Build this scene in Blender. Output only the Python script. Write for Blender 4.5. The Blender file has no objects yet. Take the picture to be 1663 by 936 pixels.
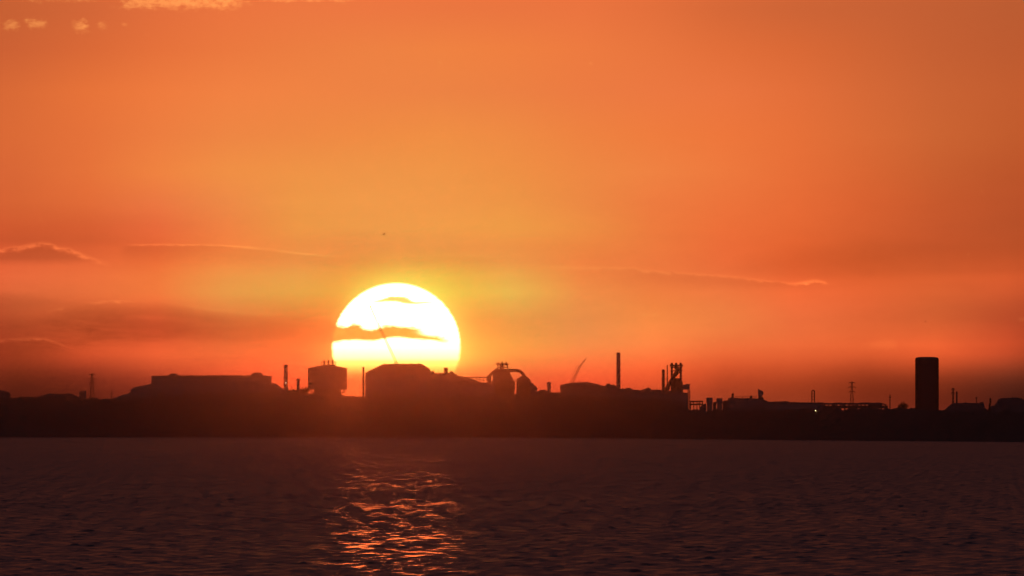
import bpy, math, random
import numpy as np
from mathutils import Vector
random.seed(7); RNG = np.random.default_rng(11)
sc = bpy.context.scene

# ---------------------------------------------------------------- camera
K = 4.41e-5            # radians per photo pixel of the long lens
HZ = 687.8             # photo row of the eye-level horizon
CAMZ = 15.0
cd = bpy.data.cameras.new('camera'); cam = bpy.data.objects.new('camera', cd)
sc.collection.objects.link(cam); sc.camera = cam
cd.sensor_width = 36; cd.lens = 36 / (1663 * K)
cd.clip_start = 1; cd.clip_end = 90000
cam.location = (0, 0, CAMZ)
cam.rotation_euler = (math.pi / 2 + (HZ - 468) * K, 0, 0)

SUNPX, SUNPY, SUNR = 643.5, 564.5, 105.0
sun_az = (SUNPX - 831.5) * K          # clockwise from +Y
sun_el = (HZ - SUNPY) * K

# ---------------------------------------------------------------- view
sc.view_settings.view_transform = 'Standard'; sc.view_settings.look = 'None'
sc.view_settings.exposure = 0; sc.view_settings.gamma = 1
sc.view_settings.use_curve_mapping = False
sc.cycles.max_bounces = 4; sc.cycles.volume_bounces = 1; sc.cycles.glossy_bounces = 2
sc.cycles.diffuse_bounces = 1; sc.cycles.transmission_bounces = 1
sc.cycles.sample_clamp_direct = 0; sc.cycles.sample_clamp_indirect = 4
sc.cycles.use_adaptive_sampling = False; sc.cycles.use_denoising = True; sc.cycles.denoising_input_passes = 'RGB'
sc.cycles.caustics_reflective = False

# ---------------------------------------------------------------- sun lamp
SUN_E = 0.092
sl = bpy.data.lights.new('sun', 'SUN'); sl.energy = SUN_E; sl.angle = 2 * SUNR * K
sl.color = (1.0, 0.15, 0.032)
so = bpy.data.objects.new('sun', sl); sc.collection.objects.link(so)
sd = Vector((math.sin(sun_az) * math.cos(sun_el), math.cos(sun_az) * math.cos(sun_el), math.sin(sun_el)))
so.rotation_euler = (-sd).to_track_quat('-Z', 'Y').to_euler()
so.location = (0, 0, 60)

# ---------------------------------------------------------------- node helper
class V:
    def __init__(s, nt, sock): s.nt = nt; s.s = sock
    def m(s, op, b=None, c=None, clamp=False):
        n = s.nt.nodes.new('ShaderNodeMath'); n.operation = op; n.use_clamp = clamp
        s.nt.links.new(s.s, n.inputs[0])
        for i, q in ((1, b), (2, c)):
            if q is None: continue
            if isinstance(q, V): s.nt.links.new(q.s, n.inputs[i])
            else: n.inputs[i].default_value = q
        return V(s.nt, n.outputs[0])
    def __add__(s, b): return s.m('ADD', b)
    def __radd__(s, b): return s.m('ADD', b)
    def __sub__(s, b): return s.m('SUBTRACT', b)
    def __rsub__(s, b): return s.m('MULTIPLY', -1.0).m('ADD', b)
    def __mul__(s, b): return s.m('MULTIPLY', b)
    def __rmul__(s, b): return s.m('MULTIPLY', b)
    def exp(s): return s.m('EXPONENT')
    def sq(s): return s.m('MULTIPLY', s)
    def step(s, lo, hi):
        n = s.nt.nodes.new('ShaderNodeMapRange'); n.interpolation_type = 'SMOOTHSTEP'
        s.nt.links.new(s.s, n.inputs[0]); n.inputs[1].default_value = lo; n.inputs[2].default_value = hi
        return V(s.nt, n.outputs[0])
    def lin(s, lo, hi, a, b):
        n = s.nt.nodes.new('ShaderNodeMapRange'); s.nt.links.new(s.s, n.inputs[0])
        for i, q in enumerate((lo, hi, a, b)): n.inputs[i + 1].default_value = q
        return V(s.nt, n.outputs[0])
    def curve(s, pts, lo, hi, ymin, ymax):
        n = s.nt.nodes.new('ShaderNodeFloatCurve'); cv = n.mapping.curves[0]
        t = s.lin(lo, hi, 0, 1); s.nt.links.new(t.s, n.inputs[1])
        P = [((x - lo) / (hi - lo), (y - ymin) / (ymax - ymin)) for x, y in sorted(pts)]
        cv.points[0].location = P[0]; cv.points[1].location = P[-1]
        for p in P[1:-1]: cv.points.new(*p)
        for p in cv.points: p.handle_type = 'AUTO_CLAMPED'
        n.mapping.use_clip = True; n.mapping.extend = 'HORIZONTAL'; n.mapping.update()
        return V(s.nt, n.outputs[0]) * (ymax - ymin) + ymin

def vscale(nt, col, f):
    n = nt.nodes.new('ShaderNodeVectorMath'); n.operation = 'SCALE'
    if isinstance(col, tuple): n.inputs[0].default_value = col
    else: nt.links.new(col, n.inputs[0])
    if isinstance(f, V): nt.links.new(f.s, n.inputs['Scale'])
    else: n.inputs['Scale'].default_value = f
    return n.outputs[0]
def vop(nt, op, a, b):
    n = nt.nodes.new('ShaderNodeVectorMath'); n.operation = op
    for i, q in enumerate((a, b)):
        if isinstance(q, tuple): n.inputs[i].default_value = q
        else: nt.links.new(q, n.inputs[i])
    return n.outputs[0]

# ---------------------------------------------------------------- sky
# Clear-sky colours read at directions (azimuth, elevation); directions are written in units of K
# radians, azimuth 831.5 = due +Y, elevation row 687.8 = horizon. A smooth field is fitted through them.
SKY = [
 (0,10,200,97,52),(0,200,218,106,54),(0,320,215,100,52),(0,400,215,92,50),(0,455,228,103,58),(0,530,170,68,36),(0,580,150,54,28),(0,610,118,42,22),(0,635,80,28,17),
 (150,20,212,103,56),(150,200,230,115,58),(150,330,226,108,56),(150,400,218,95,50),(150,460,235,112,60),(150,540,190,78,40),(150,590,185,70,38),(150,625,110,38,22),
 (330,20,232,115,62),(330,200,239,130,66),(330,300,239,136,68),(330,370,236,122,64),(330,440,239,135,66),(330,480,240,142,68),(330,560,236,100,52),(330,590,236,98,50),
 (500,20,236,120,65),(500,200,240,136,68),(500,330,241,152,72),(500,430,240,150,72),(500,480,243,165,72),(500,540,240,120,56),(500,570,240,135,62),(500,600,236,96,50),
 (643,20,236,120,65),(643,200,240,138,68),(643,330,242,153,74),(643,420,242,160,74),(643,445,246,192,78),(600,543,240,140,66),(575,612,236,110,52),(575,632,234,98,48),
 (770,540,243,178,76),(770,480,245,195,78),(770,580,248,200,78),(770,600,240,150,70),(770,430,242,160,72),
 (860,20,235,118,64),(860,200,239,134,67),(860,340,240,148,70),(860,430,240,148,72),(860,500,241,160,75),(860,545,240,154,72),(860,575,240,150,70),(860,605,236,102,54),
 (1000,20,232,115,62),(1000,200,238,126,64),(1000,350,238,132,65),(1000,430,238,128,64),(1000,520,240,140,70),(1000,580,238,108,56),(1000,620,215,82,44),
 (1180,20,215,105,56),(1180,160,234,117,62),(1180,300,236,118,60),(1180,420,234,108,56),(1180,520,238,124,64),(1180,575,236,104,54),(1180,615,190,72,36),(1180,640,160,60,32),
 (1330,20,205,100,54),(1330,200,225,110,56),(1330,330,226,104,52),(1330,440,218,94,46),(1330,500,237,108,58),(1330,560,235,104,54),(1330,600,205,80,42),(1330,640,140,52,26),
 (1480,20,197,96,52),(1480,200,208,102,52),(1480,330,205,92,46),(1480,420,200,86,42),(1480,480,220,98,50),(1480,540,224,98,50),(1480,590,195,76,40),(1462,620,132,48,24),(1462,642,118,42,22),
 (1663,20,188,92,50),(1663,200,194,92,46),(1663,330,186,82,42),(1663,400,186,80,40),(1663,480,200,84,44),(1663,540,190,74,40),(1663,590,160,62,34),(1663,625,90,36,22),(1640,638,82,32,20),
 (1560,600,178,70,38),(1560,628,122,46,24),(1663,612,115,46,27),(1550,645,105,40,22),(60,622,98,34,20),(230,600,200,74,40),(710,440,244,180,75),(580,455,243,175,72),
 (643,370,242,155,74),(770,330,241,151,72),(770,385,241,153,72),(860,390,239,148,71),(1000,390,238,130,64),(500,390,240,147,70),(500,260,240,144,70),(643,260,241,147,71),(860,270,240,141,68),(1000,270,238,132,66),
 (1180,360,235,112,57),(1330,390,222,98,48),(150,270,230,115,58),(1330,270,226,108,54),(1480,270,207,98,49),(1663,270,189,86,43),(330,410,237,122,60),(770,200,240,138,68),(770,20,235,119,64),(770,110,238,129,66),
 (1000,470,239,133,67),(1090,500,239,130,66),(1180,470,238,117,61),(1090,430,237,118,62),(0,110,210,101,53),(150,110,224,110,56),(330,110,236,122,63),(500,110,238,128,66),(643,110,238,130,67),(860,110,237,126,65),(1000,110,235,121,64),(1180,90,226,111,58),(1330,110,218,106,55),(1480,110,203,99,52),(1663,110,192,92,48),
]
CORR = {}
#CORR_BEGIN
CORR = {0: (-0.0093, 0.0008, 0.0003), 1: (0.0224, 0.0104, 0.0019), 2: (0.007, 0.0052, 0.0023), 3: (0.0159, -0.0026, 0.0004), 4: (0.071, 0.0104, 0.0039), 5: (0.1118, 0.0135, 0.0058), 6: (0.0542, 0.0031, 0.0041), 7: (0.0017, 0.0006, 0.001), 8: (-0.0256, -0.0035, 0.0005), 9: (-0.0083, 0.0012, 0.0015), 10: (0.0366, 0.012, 0.0028), 11: (0.0368, 0.0091, 0.002), 12: (-0.0201, -0.002, -0.0005), 13: (0.0678, 0.022, 0.009), 14: (0.2575, 0.0381, 0.0106), 15: (0.0251, 0.0133, 0.0055), 16: (-0.0929, -0.0115, -0.0001), 17: (0.0102, 0.0032, 0.0015), 18: (0.0075, 0.0092, 0.0043), 19: (0.0137, 0.0273, 0.0053), 20: (-0.0781, -0.0244, 0.0031), 21: (-0.1812, -0.0516, -0.0066), 22: (-0.0771, 0.0054, -0.0034), 23: (-0.0258, -0.0245, 0.0087), 24: (-0.459, 0.0069, -0.0068), 25: (-0.0161, 0.0026, 0.0018), 26: (-0.0139, 0.0018, 0.0018), 27: (-0.1136, 0.0039, -0.0011), 28: (-0.2667, -0.0156, 0.0045), 29: (-0.5378, 0.1, 0.0108), 30: (-0.5228, -0.1127, -0.0237), 31: (-0.5228, -0.0733, -0.024), 32: (0.4194, -0.0702, -0.0002), 33: (0.0053, 0.0022, 0.0022), 34: (-0.0567, -0.0171, 0.0003), 35: (-0.1945, -0.0171, 0.001), 36: (-0.519, -0.1142, -0.0053), 37: (-0.5342, -0.2168, -0.0457), 38: (-0.5228, -0.1574, -0.0327), 39: (-0.5033, -0.0936, -0.0206), 40: (-0.4937, -0.0733, -0.0177), 41: (-0.5378, -0.2625, -0.0432), 42: (-0.5479, 0.1407, -0.0069), 43: (-0.4417, 0.2888, -0.0341), 44: (-0.5228, -0.1684, -0.0047), 45: (-0.3974, -0.1148, -0.0207), 46: (-0.003, 0.0014, 0.0025), 47: (-0.0502, -0.0115, 0.0025), 48: (-0.114, -0.0007, -0.0011), 49: (-0.1621, -0.0527, 0.0018), 50: (-0.364, -0.0155, 0.0092), 51: (-0.5228, -0.0541, -0.004), 52: (-0.5228, -0.05, 0.0083), 53: (-0.5033, -0.0797, -0.0221), 54: (0.0087, 0.0051, 0.0018), 55: (-0.0012, -0.0065, -0.0006), 56: (-0.0173, 0.0038, 0.002), 57: (-0.0974, 0.0194, -0.0065), 58: (-0.0153, 0.0196, -0.0043), 59: (0.4275, 0.075, 0.0198), 60: (0.3398, 0.0422, 0.0126), 61: (-0.0087, 0.0006, 0.0008), 62: (0.0151, 0.0059, 0.0031), 63: (0.028, 0.0086, 0.0034), 64: (0.0441, 0.0008, -0.0001), 65: (0.0462, 0.0186, 0.0043), 66: (-0.0083, 0.0157, 0.009), 67: (-0.1202, -0.0197, -0.0057), 68: (-0.0386, -0.0065, 0.001), 69: (-0.0045, 0.0023, 0.0014), 70: (0.0236, 0.0039, 0.0015), 71: (0.0369, 0.0034, 0.0014), 72: (0.0665, 0.0099, 0.0014), 73: (0.1528, 0.0165, 0.0093), 74: (-0.0002, -0.0017, -0.0023), 75: (0.3052, 0.0401, 0.0116), 76: (0.1056, 0.0172, 0.0035), 77: (0.0007, 0.0026, 0.0012), 78: (0.0143, 0.007, 0.0024), 79: (0.0155, 0.0037, 0.001), 80: (0.0787, 0.0124, 0.0037), 81: (0.0708, 0.0177, 0.0042), 82: (0.0159, 0.0085, 0.0011), 83: (0.2729, 0.0361, 0.0106), 84: (-0.1384, -0.0177, -0.0055), 85: (-0.0278, -0.0061, 0.0003), 86: (-0.0063, 0.0011, 0.0008), 87: (0.0191, 0.0046, 0.001), 88: (0.0224, 0.0036, 0.0015), 89: (0.0419, 0.0079, 0.0022), 90: (0.0823, 0.0089, 0.0032), 91: (-0.0109, -0.0033, 0.001), 92: (-0.0217, -0.0063, -0.0024), 93: (-0.0536, -0.0056, 0.0001), 94: (-0.0301, -0.0053, -0.0016), 95: (0.2226, 0.0306, 0.0097), 96: (0.0973, 0.0137, 0.0033), 97: (-0.0083, 0.001, 0.0029), 98: (0.0706, 0.0106, 0.004), 99: (-0.0733, -0.0096, -0.0038), 100: (-0.0218, -0.0318, -0.0054), 101: (-0.49, 0.0184, 0.0018), 102: (-0.5378, -0.2572, -0.0389), 103: (-0.2272, -0.0214, -0.0017), 104: (-0.1299, -0.0026, -0.0005), 105: (-0.2025, -0.0078, -0.0114), 106: (-0.1474, 0.0529, 0.0126), 107: (-0.0459, -0.016, -0.0034), 108: (-0.2624, -0.0058, -0.0079), 109: (-0.0843, -0.0055, -0.0013), 110: (-0.0655, 0.0227, -0.0007), 111: (-0.0392, 0.0109, -0.0001), 112: (-0.0027, 0.0147, 0.0033), 113: (0.0089, 0.0081, 0.0019), 114: (0.0495, 0.01, 0.0024), 115: (-0.0058, -0.0018, 0.0007), 116: (0.0357, 0.0085, 0.002), 117: (0.0174, 0.0071, 0.0019), 118: (0.0082, 0.0014, 0.0005), 119: (0.2057, 0.0516, 0.0072), 120: (-0.0489, -0.005, 0.0014), 121: (-0.0294, 0.0007, -0.0), 122: (0.0217, 0.0195, 0.0015), 123: (-0.0263, -0.0305, -0.0048), 124: (-0.0793, 0.0205, 0.0102), 125: (0.0582, 0.0174, 0.0023), 126: (0.0039, 0.008, 0.014), 127: (-0.007, -0.0026, 0.0012), 128: (0.0106, 0.0016, -0.0001), 129: (-0.0009, 0.0029, 0.0011), 130: (-0.0101, 0.0068, 0.0006), 131: (-0.0126, 0.0135, 0.0028), 132: (0.0076, 0.0095, 0.0007), 133: (0.0142, 0.0126, 0.0043), 134: (0.0167, 0.0053, 0.0015), 135: (0.031, 0.0069, 0.0011), 136: (0.002, 0.0038, 0.0015), 137: (0.0054, 0.0011, 0.0006)}
#CORR_END
def lin1(c): 
    c = c / 255.0
    return c / 12.92 if c <= 0.04045 else ((c + 0.055) / 1.055) ** 2.4
S_ = np.array([[a, b] for a, b, *_ in SKY], float)
T_ = np.array([[lin1(c) for c in r[2:]] for r in SKY])
for i, c in CORR.items(): T_[i] = np.maximum(T_[i] + np.array(c), T_[i] * .25)
def kern(P, Q):
    dx_ = P[:, None, 0] - Q[None, :, 0]; dy_ = P[:, None, 1] - Q[None, :, 1]
    return 1.5 * np.exp(-(dx_ / 1100) ** 2 - (dy_ / 420) ** 2) + .12 * np.exp(-(dx_ / 230) ** 2 - (dy_ / 75) ** 2)
mu_ = np.log(T_).mean(0)
AL_ = np.linalg.solve(kern(S_, S_) + .005 * np.eye(len(S_)), np.log(T_) - mu_)
def skyval(P): return np.exp(kern(np.asarray(P, float), S_) @ AL_ + mu_)
COLS = np.linspace(-90, 1750, 17)
ROWS = [-120, -40, 20, 80, 150, 220, 280, 330, 370, 400, 425, 450, 475, 500, 520, 540, 560, 575, 590, 602, 614, 624, 634, 644, 656, 690]

w = bpy.data.worlds.new('World'); sc.world = w; w.use_nodes = True; w.cycles.sampling_method = 'NONE'
sc.cycles.use_light_tree = False
nt = w.node_tree; nt.nodes.clear()
out = nt.nodes.new('ShaderNodeOutputWorld'); bg = nt.nodes.new('ShaderNodeBackground')
nt.links.new(bg.outputs[0], out.inputs[0])
tc = nt.nodes.new('ShaderNodeTexCoord'); sx = nt.nodes.new('ShaderNodeSeparateXYZ')
nt.links.new(tc.outputs['Generated'], sx.inputs[0])
dx, dy, dz = (V(nt, o) for o in sx.outputs)
U = dx.m('ARCTAN2', dy) * (1 / K) + 831.5
EL = dz.m('ARCSINE').m('MAXIMUM', 0.0)
R_ = HZ - EL * (1 / K)
# the dusk sky as a whole
st = nt.nodes.new('ShaderNodeTexSky'); st.sky_type = 'NISHITA'; st.sun_disc = False
st.sun_elevation = max(sun_el, math.radians(0.3)); st.sun_rotation = sun_az
st.air_density = 1.6; st.dust_density = 4.0; st.ozone_density = 2.0
NISH = 0.026
base = vscale(nt, vop(nt, 'MULTIPLY', st.outputs[0], (1.0, 0.60, 0.80)), NISH)
# broad afterglow round the sun's azimuth, outside the narrow view of the lens
E2 = (EL * 5.5).m('MULTIPLY', -1.0).exp()
AZ2 = ((U - SUNPX) * K * 1.6).sq().m('MULTIPLY', -1.0).exp()
mask_up = 1.0 - R_.step(-300, -10)        # 0 inside the fitted sky, 1 far above it
side = (U - 831.5).m('ABSOLUTE').step(900, 2600)
outm = mask_up.m('MAXIMUM', side)
after = vscale(nt, (0.031, 0.0085, 0.006), E2 * AZ2 * outm)
base = vop(nt, 'ADD', base, vscale(nt, (0.006, 0.0050, 0.0085), outm))
base = vop(nt, 'ADD', base, after)
# rosy anti-twilight glow away from the sun, added unseen to brighten the land
fill_glow = (dy * -1.0).step(0.0, 0.7) * ((EL - 0.2) * 4.0).sq().m('MULTIPLY', -1.0).exp()
base = vop(nt, 'ADD', base, vscale(nt, (0.085, 0.050, 0.075), fill_glow))
tpos = R_.lin(ROWS[0], ROWS[-1], 0, 1)
for k_, cx_ in enumerate(COLS):
    rp = nt.nodes.new('ShaderNodeValToRGB'); rp.color_ramp.interpolation = 'LINEAR'
    nt.links.new(tpos.s, rp.inputs[0]); vals = skyval([(cx_, y_) for y_ in ROWS])
    els = rp.color_ramp.elements
    for i_, y_ in enumerate(ROWS):
        p_ = (y_ - ROWS[0]) / (ROWS[-1] - ROWS[0])
        e_ = els[0] if i_ == 0 else (els[len(els) - 1] if i_ == len(ROWS) - 1 else els.new(p_))
        e_.position = p_; e_.color = (*[float(min(q, 1.0)) for q in vals[i_]], 1)
    if k_ == 0: col = rp.outputs[0]
    else:
        mx_ = nt.nodes.new('ShaderNodeMix'); mx_.data_type = 'RGBA'
        nt.links.new(U.lin(float(COLS[k_ - 1]), float(cx_), 0, 1).s, mx_.inputs[0]); nt.links.new(col, mx_.inputs[6]); nt.links.new(rp.outputs[0], mx_.inputs[7]); col = mx_.outputs[2]

def noise(scale, detail, sy=2.2, seed=0.0, rough=0.55):
    cx = nt.nodes.new('ShaderNodeCombineXYZ')
    nt.links.new((U * 0.01).s, cx.inputs[0]); nt.links.new((R_ * (0.01 * sy)).s, cx.inputs[1]); cx.inputs[2].default_value = seed
    n = nt.nodes.new('ShaderNodeTexNoise'); n.inputs['Scale'].default_value = scale
    n.inputs['Detail'].default_value = detail; n.inputs['Roughness'].default_value = rough
    nt.links.new(cx.outputs[0], n.inputs['Vector'])
    return V(nt, n.outputs[0]) - 0.5
nA = noise(7.0, 5, 2.0, 1.0); nB = noise(2.2, 4, 3.0, 4.0); nC = noise(18.0, 4, 1.6, 9.0); nD = noise(0.9, 3, 5.0, 6.0)
nP = noise(8.0, 7, 1.15, 41.0, 0.66)

# soft streaky thin haze everywhere
streak = (nB * 0.08 + nD * 0.11) * R_.step(120, 520) + 1.0
col = vscale(nt, col, streak)
sunvis = None
def cloud(top, bot, dark, soft_t, soft_b, rim, rw, namp, tint=(1, 1, 1), nz=None):
    """top/bot: edge rows by azimuth, dark: how much it dims the sky, rim: lit upper edge."""
    global col
    wob = (nz or nA) * (namp * .8) + nP * (namp * 1.3)
    t = U.curve(top, -60, 1720, -60, 760) + wob
    b = U.curve(bot, -60, 1720, -60, 760) + nA * (namp * 0.5)
    body = (R_ - t).step(0, soft_t) * (b - R_).step(0, soft_b)
    dk = U.curve(dark, -60, 1720, 0, 1)
    col = vscale(nt, col, 1.0 - body * dk) if tint == (1, 1, 1) else vop(nt, 'MULTIPLY', col, vop(nt, 'ADD', (1., 1., 1.), vscale(nt, tuple(q - 1 for q in tint), body * dk)))
    if rim:
        rr = ((R_ - t - rw * 0.6) * (1 / rw)).sq().m('MULTIPLY', -1.0).exp() * U.curve(rim, -60, 1720, 0, 1)
        rr = rr * (nP * 4.0 + nA * 2.0 + 0.9).m('MAXIMUM', 0.0)
        col = vop(nt, 'MULTIPLY', col, vop(nt, 'ADD', (1., 1., 1.), vscale(nt, (0.9, 1.5, 1.3), rr)))
    return body

# left bank lying across the sky towards the sun
nL = noise(3.2, 6, 4.5, 17.0, 0.6)
def band(top, bot, dark, st_, sb_, wob):
    """soft ragged bar of cloud, darker where it is thick"""
    global col
    t = U.curve(top, -60, 1720, -60, 760) + nL * wob + nC * (wob * .3)
    b = U.curve(bot, -60, 1720, -60, 760) + nB * wob
    body = (R_ - t).step(-st_ * .3, st_) * (b - R_).step(-sb_ * .3, sb_) * (nL * 1.1 + nD * .8 + 1.0)
    col = vscale(nt, col, 1.0 - body * U.curve(dark, -60, 1720, 0, 1))
band([(-60,508),(60,506),(110,496),(180,489),(280,490),(330,498),(400,507),(440,510),(500,517),(560,524),(640,524),(1720,524)],
     [(-60,600),(60,588),(150,576),(300,570),(420,564),(540,559),(1720,559)],
     [(-60,.20),(20,.24),(80,.32),(200,.42),(300,.40),(400,.30),(480,.20),(540,.06),(580,.0),(640,.0),(1720,0)], 26, 34, 16)
band([(-60,470),(60,476),(140,484),(220,482),(1720,482)], [(-60,520),(120,510),(240,500),(1720,500)], [(-60,.16),(60,.14),(150,.08),(230,0),(1720,0)], 16, 24, 12)
band([(-60,526),(100,522),(200,520),(330,526),(430,530),(1720,530)], [(-60,562),(150,560),(300,560),(450,552),(1720,552)], [(-60,.0),(90,.05),(170,.16),(300,.14),(420,.05),(480,0),(1720,0)], 16, 22, 10)
band([(-60,380),(80,372),(300,384),(500,392),(1720,392)], [(-60,400),(300,402),(560,404),(1720,404)], [(-60,.12),(100,.08),(300,.05),(520,.0),(1720,0)], 18, 10, 8)
band([(-60,424),(1100,424),(1300,400),(1500,384),(1720,384)], [(-60,440),(1100,446),(1350,456),(1720,450)], [(-60,0),(1080,0),(1250,.08),(1450,.10),(1720,.06)], 30, 14, 10)
cloud([(-60,512),(60,508),(110,498),(150,491),(200,488.5),(240,489.5),(280,491),(330,500),(360,503),(400,508),(440,510),(1720,520)], [(-60,520),(1720,530)],
      [(-60,0),(1720,0)], 5, 5, [(-60,0),(70,.0),(95,.14),(115,.03),(150,.10),(185,.22),(215,.10),(250,.02),(300,.08),(340,.14),(400,.1),(430,.12),(450,0),(1720,0)], 1.8, 9)
# bump of cloud at the far left with a lit crest
cloud([(-60,410),(0,405),(40,399),(75,395),(95,401),(125,409),(145,418),(165,424),(260,440),(1720,440)],
      [(-60,432),(80,434),(200,430),(1720,430)],
      [(-60,.26),(60,.24),(130,.20),(180,.06),(230,0),(1720,0)], 12, 16,
      [(-60,.22),(30,.28),(80,.38),(140,.28),(165,.1),(190,0),(1720,0)], 3.0, 13)
# long thin edge to the right of it
cloud([(-60,405),(190,402),(215,397),(300,397),(400,401),(470,409),(540,416),(640,418),(700,414),(790,416),(850,428),(1720,430)],
      [(-60,430),(215,438),(400,444),(540,450),(820,446),(1720,446)],
      [(-60,0),(185,0),(215,.13),(350,.11),(480,.06),(560,.03),(800,.03),(840,0),(1720,0)], 4, 34,
      [(-60,0),(190,0),(215,.10),(260,.26),(330,.18),(400,.24),(430,.08),(500,.16),(540,.10),(570,.0),(740,.03),(790,.1),(810,0),(1720,0)], 1.6, 4.5)
# long edge right of the sun that ends in a bright tuft
cloud([(-60,430),(890,432),(950,434),(1010,434),(1060,440),(1120,444),(1180,448),(1240,455),(1288,460),(1305,458),(1324,455.5),(1345,459),(1365,462),(1720,466)],
      [(-60,470),(900,462),(1100,474),(1300,478),(1720,478)],
      [(-60,0),(880,0),(960,.04),(1150,.10),(1250,.12),(1330,.05),(1370,0),(1720,0)], 4, 22,
      [(-60,0),(880,0),(920,.08),(1000,.08),(1100,.10),(1200,.11),(1270,.16),(1295,.34),(1315,.40),(1338,.36),(1349,0),(1720,0)], 2.6, 10)
# low cloud at the left edge
cloud([(-60,556),(30,550),(60,549),(85,553),(110,563),(160,580),(1720,580)],
      [(-60,640),(200,640),(1720,640)],
      [(-60,.16),(60,.14),(110,.06),(150,0),(1720,0)], 10, 40,
      [(-60,.12),(30,.25),(80,.3),(105,.1),(120,0),(1720,0)], 2.2, 7)
# faint wedge above the tall holder
cloud([(-60,600),(1360,566),(1400,556),(1440,546),(1456,547),(1464,580),(1720,600)],
      [(-60,590),(1380,572),(1470,575),(1720,575)],
      [(-60,0),(1370,0),(1400,.25),(1450,.45),(1462,0),(1720,0)], 12, 14, None, 2, 4, tint=(1.15, 1.3, 1.25))
# warm wisps high on the left
nW = noise(6.5, 8, 1.7, 14.0, 0.74)
def wisp(x0, x1, y0, y1, s, thr=0.0, fx=16, fy=9):
    global col
    mx = (U.step(x0 - fx, x0 + fx)) * (U * -1.0).step(-x1 - fx, -x1 + fx)
    my = (R_.step(y0 - fy, y0 + fy)) * (R_ * -1.0).step(-y1 - fy, -y1 + fy)
    a = (nW * 3.2 + mx * my * 1.2 - 0.60).step(thr - .05, thr + 1.0)
    col = vop(nt, 'MULTIPLY', col, vop(nt, 'ADD', (1., 1., 1.), vscale(nt, (0.5 * s, 1.35 * s, 1.1 * s), a)))
wisp(190, 400, -30, 17, 0.75, -.08, 34, 12); wisp(4, 34, 32, 51, 0.75, -.12, 14, 10); wisp(40, 78, 30, 47, 0.8, -.12, 14, 10); wisp(118, 145, 33, 55, 0.9, -.14, 13, 11)
wisp(157, 175, 34, 49, 0.5, -.02, 8, 7); wisp(196, 208, 36, 44, 0.35, 0, 5, 5); wisp(420, 580, -60, 4, 0.45, -0.1, 16, 6)
wisp(30, 165, -20, 6, 0.45, 0.12); wisp(640, 900, -60, -2, 0.3, 0.1); wisp(1648, 1720, 514, 524, .35, 0, 8, 6); wisp(1030, 1080, 508, 516, .10, 0, 20, 6)

# the sun's disc, refracted and reddened towards the horizon, with bars of cloud across it
wobx = noise(4.0, 3, 6.0, 21.0) * 5.0
rr = (((U - SUNPX) + wobx).sq() + (R_ - SUNPY).sq()).m('SQRT')
disc = (rr * -1.0).step(-SUNR - 1.6, -SUNR + 5.0)
nS = noise(5.5, 5, 2.0, 31.0, 0.6)
t = U.curve([(-60,505),(520,516),(540,521),(550,525),(562,529),(572,523),(582,525),(592,529),(606,533),(615,532),(625,527),(640,525),(660,528),(680,531),(700,539),(716,545),(728,549),(740,552),(1720,552)], -60, 1720, -60, 760) + nS * 15 + nP * 9
b = U.curve([(-60,560),(535,557),(570,553),(600,554),(625,551),(645,548),(670,551),(700,553),(728,556),(745,551),(1720,551)], -60, 1720, -60, 760) + nA * 5 + nP * 4
end = (U * -1.0).step(-738, -722)
band = (R_ - t).step(-3.0, 8.0) * (b - R_).step(-3.5, 3.5) * end
hole = (((U - 696) * (1 / 13.0)).sq() + ((R_ - 542.5 - (U - 696) * 0.12) * (1 / 3.4)).sq() + nS * 1.2).m('MULTIPLY', -1.0).exp() * 0.75
band = band * (1.0 - hole)
t2 = U.curve([(-60,495),(590,495),(604,490),(618,485),(640,481),(660,483),(676,490),(690,489),(704,491),(725,494),(1720,495)], -60, 1720, -60, 760) + nS * 8 + nP * 4
b2 = U.curve([(-60,480),(590,486),(604,491),(640,490),(664,494.5),(700,492.5),(720,490),(730,485),(1720,480)], -60, 1720, -60, 760) + nA * 3
bar2 = (R_ - t2).step(-1.5, 3.0) * (b2 - R_).step(-2.0, 2.5) * 0.93
fade = R_.curve([(-60,1),(575,1),(584,.8),(588,.42),(592,.40),(596,.32),(604,.14),(612,.03),(620,0),(760,0)], -60, 760, 0, 1)
lowred = R_.step(530, 604)
vis = disc * (1.0 - band * 0.995) * (1.0 - bar2) * fade
tintn = nt.nodes.new('ShaderNodeMix'); tintn.data_type = 'RGBA'
nt.links.new(lowred.s, tintn.inputs[0]); tintn.inputs[6].default_value = (6.0, 4.2, 1.9, 1); tintn.inputs[7].default_value = (3.4, 1.9, 0.30, 1)
col = vop(nt, 'ADD', col, vscale(nt, tintn.outputs[2], vis))
# sunlight leaking through the cloud bars
col = vop(nt, 'ADD', col, vscale(nt, (0.10, 0.17, 0.012), disc * fade * (nP * 1.5 + 1.0)))
# narrow bright rim of light scattered round the disc
aur = ((rr - SUNR).m('MAXIMUM', 0.0) * (-1 / 22.0)).exp() * R_.curve([(-60,1),(560,1),(600,.35),(640,0),(760,0)], -60, 760, 0, 1) * (1.0 - band * 0.55) * U.curve([(-60,.6),(520,.35),(600,1),(1720,1)], -60, 1720, 0, 1)
col = vop(nt, 'ADD', col, vscale(nt, (0.10, 0.36, 0.05), aur * (1.0 - disc)))

inside = 1.0 - outm
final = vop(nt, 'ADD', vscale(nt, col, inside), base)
nt.links.new(final, bg.inputs[0]); bg.inputs[1].default_value = 1.0

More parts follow.
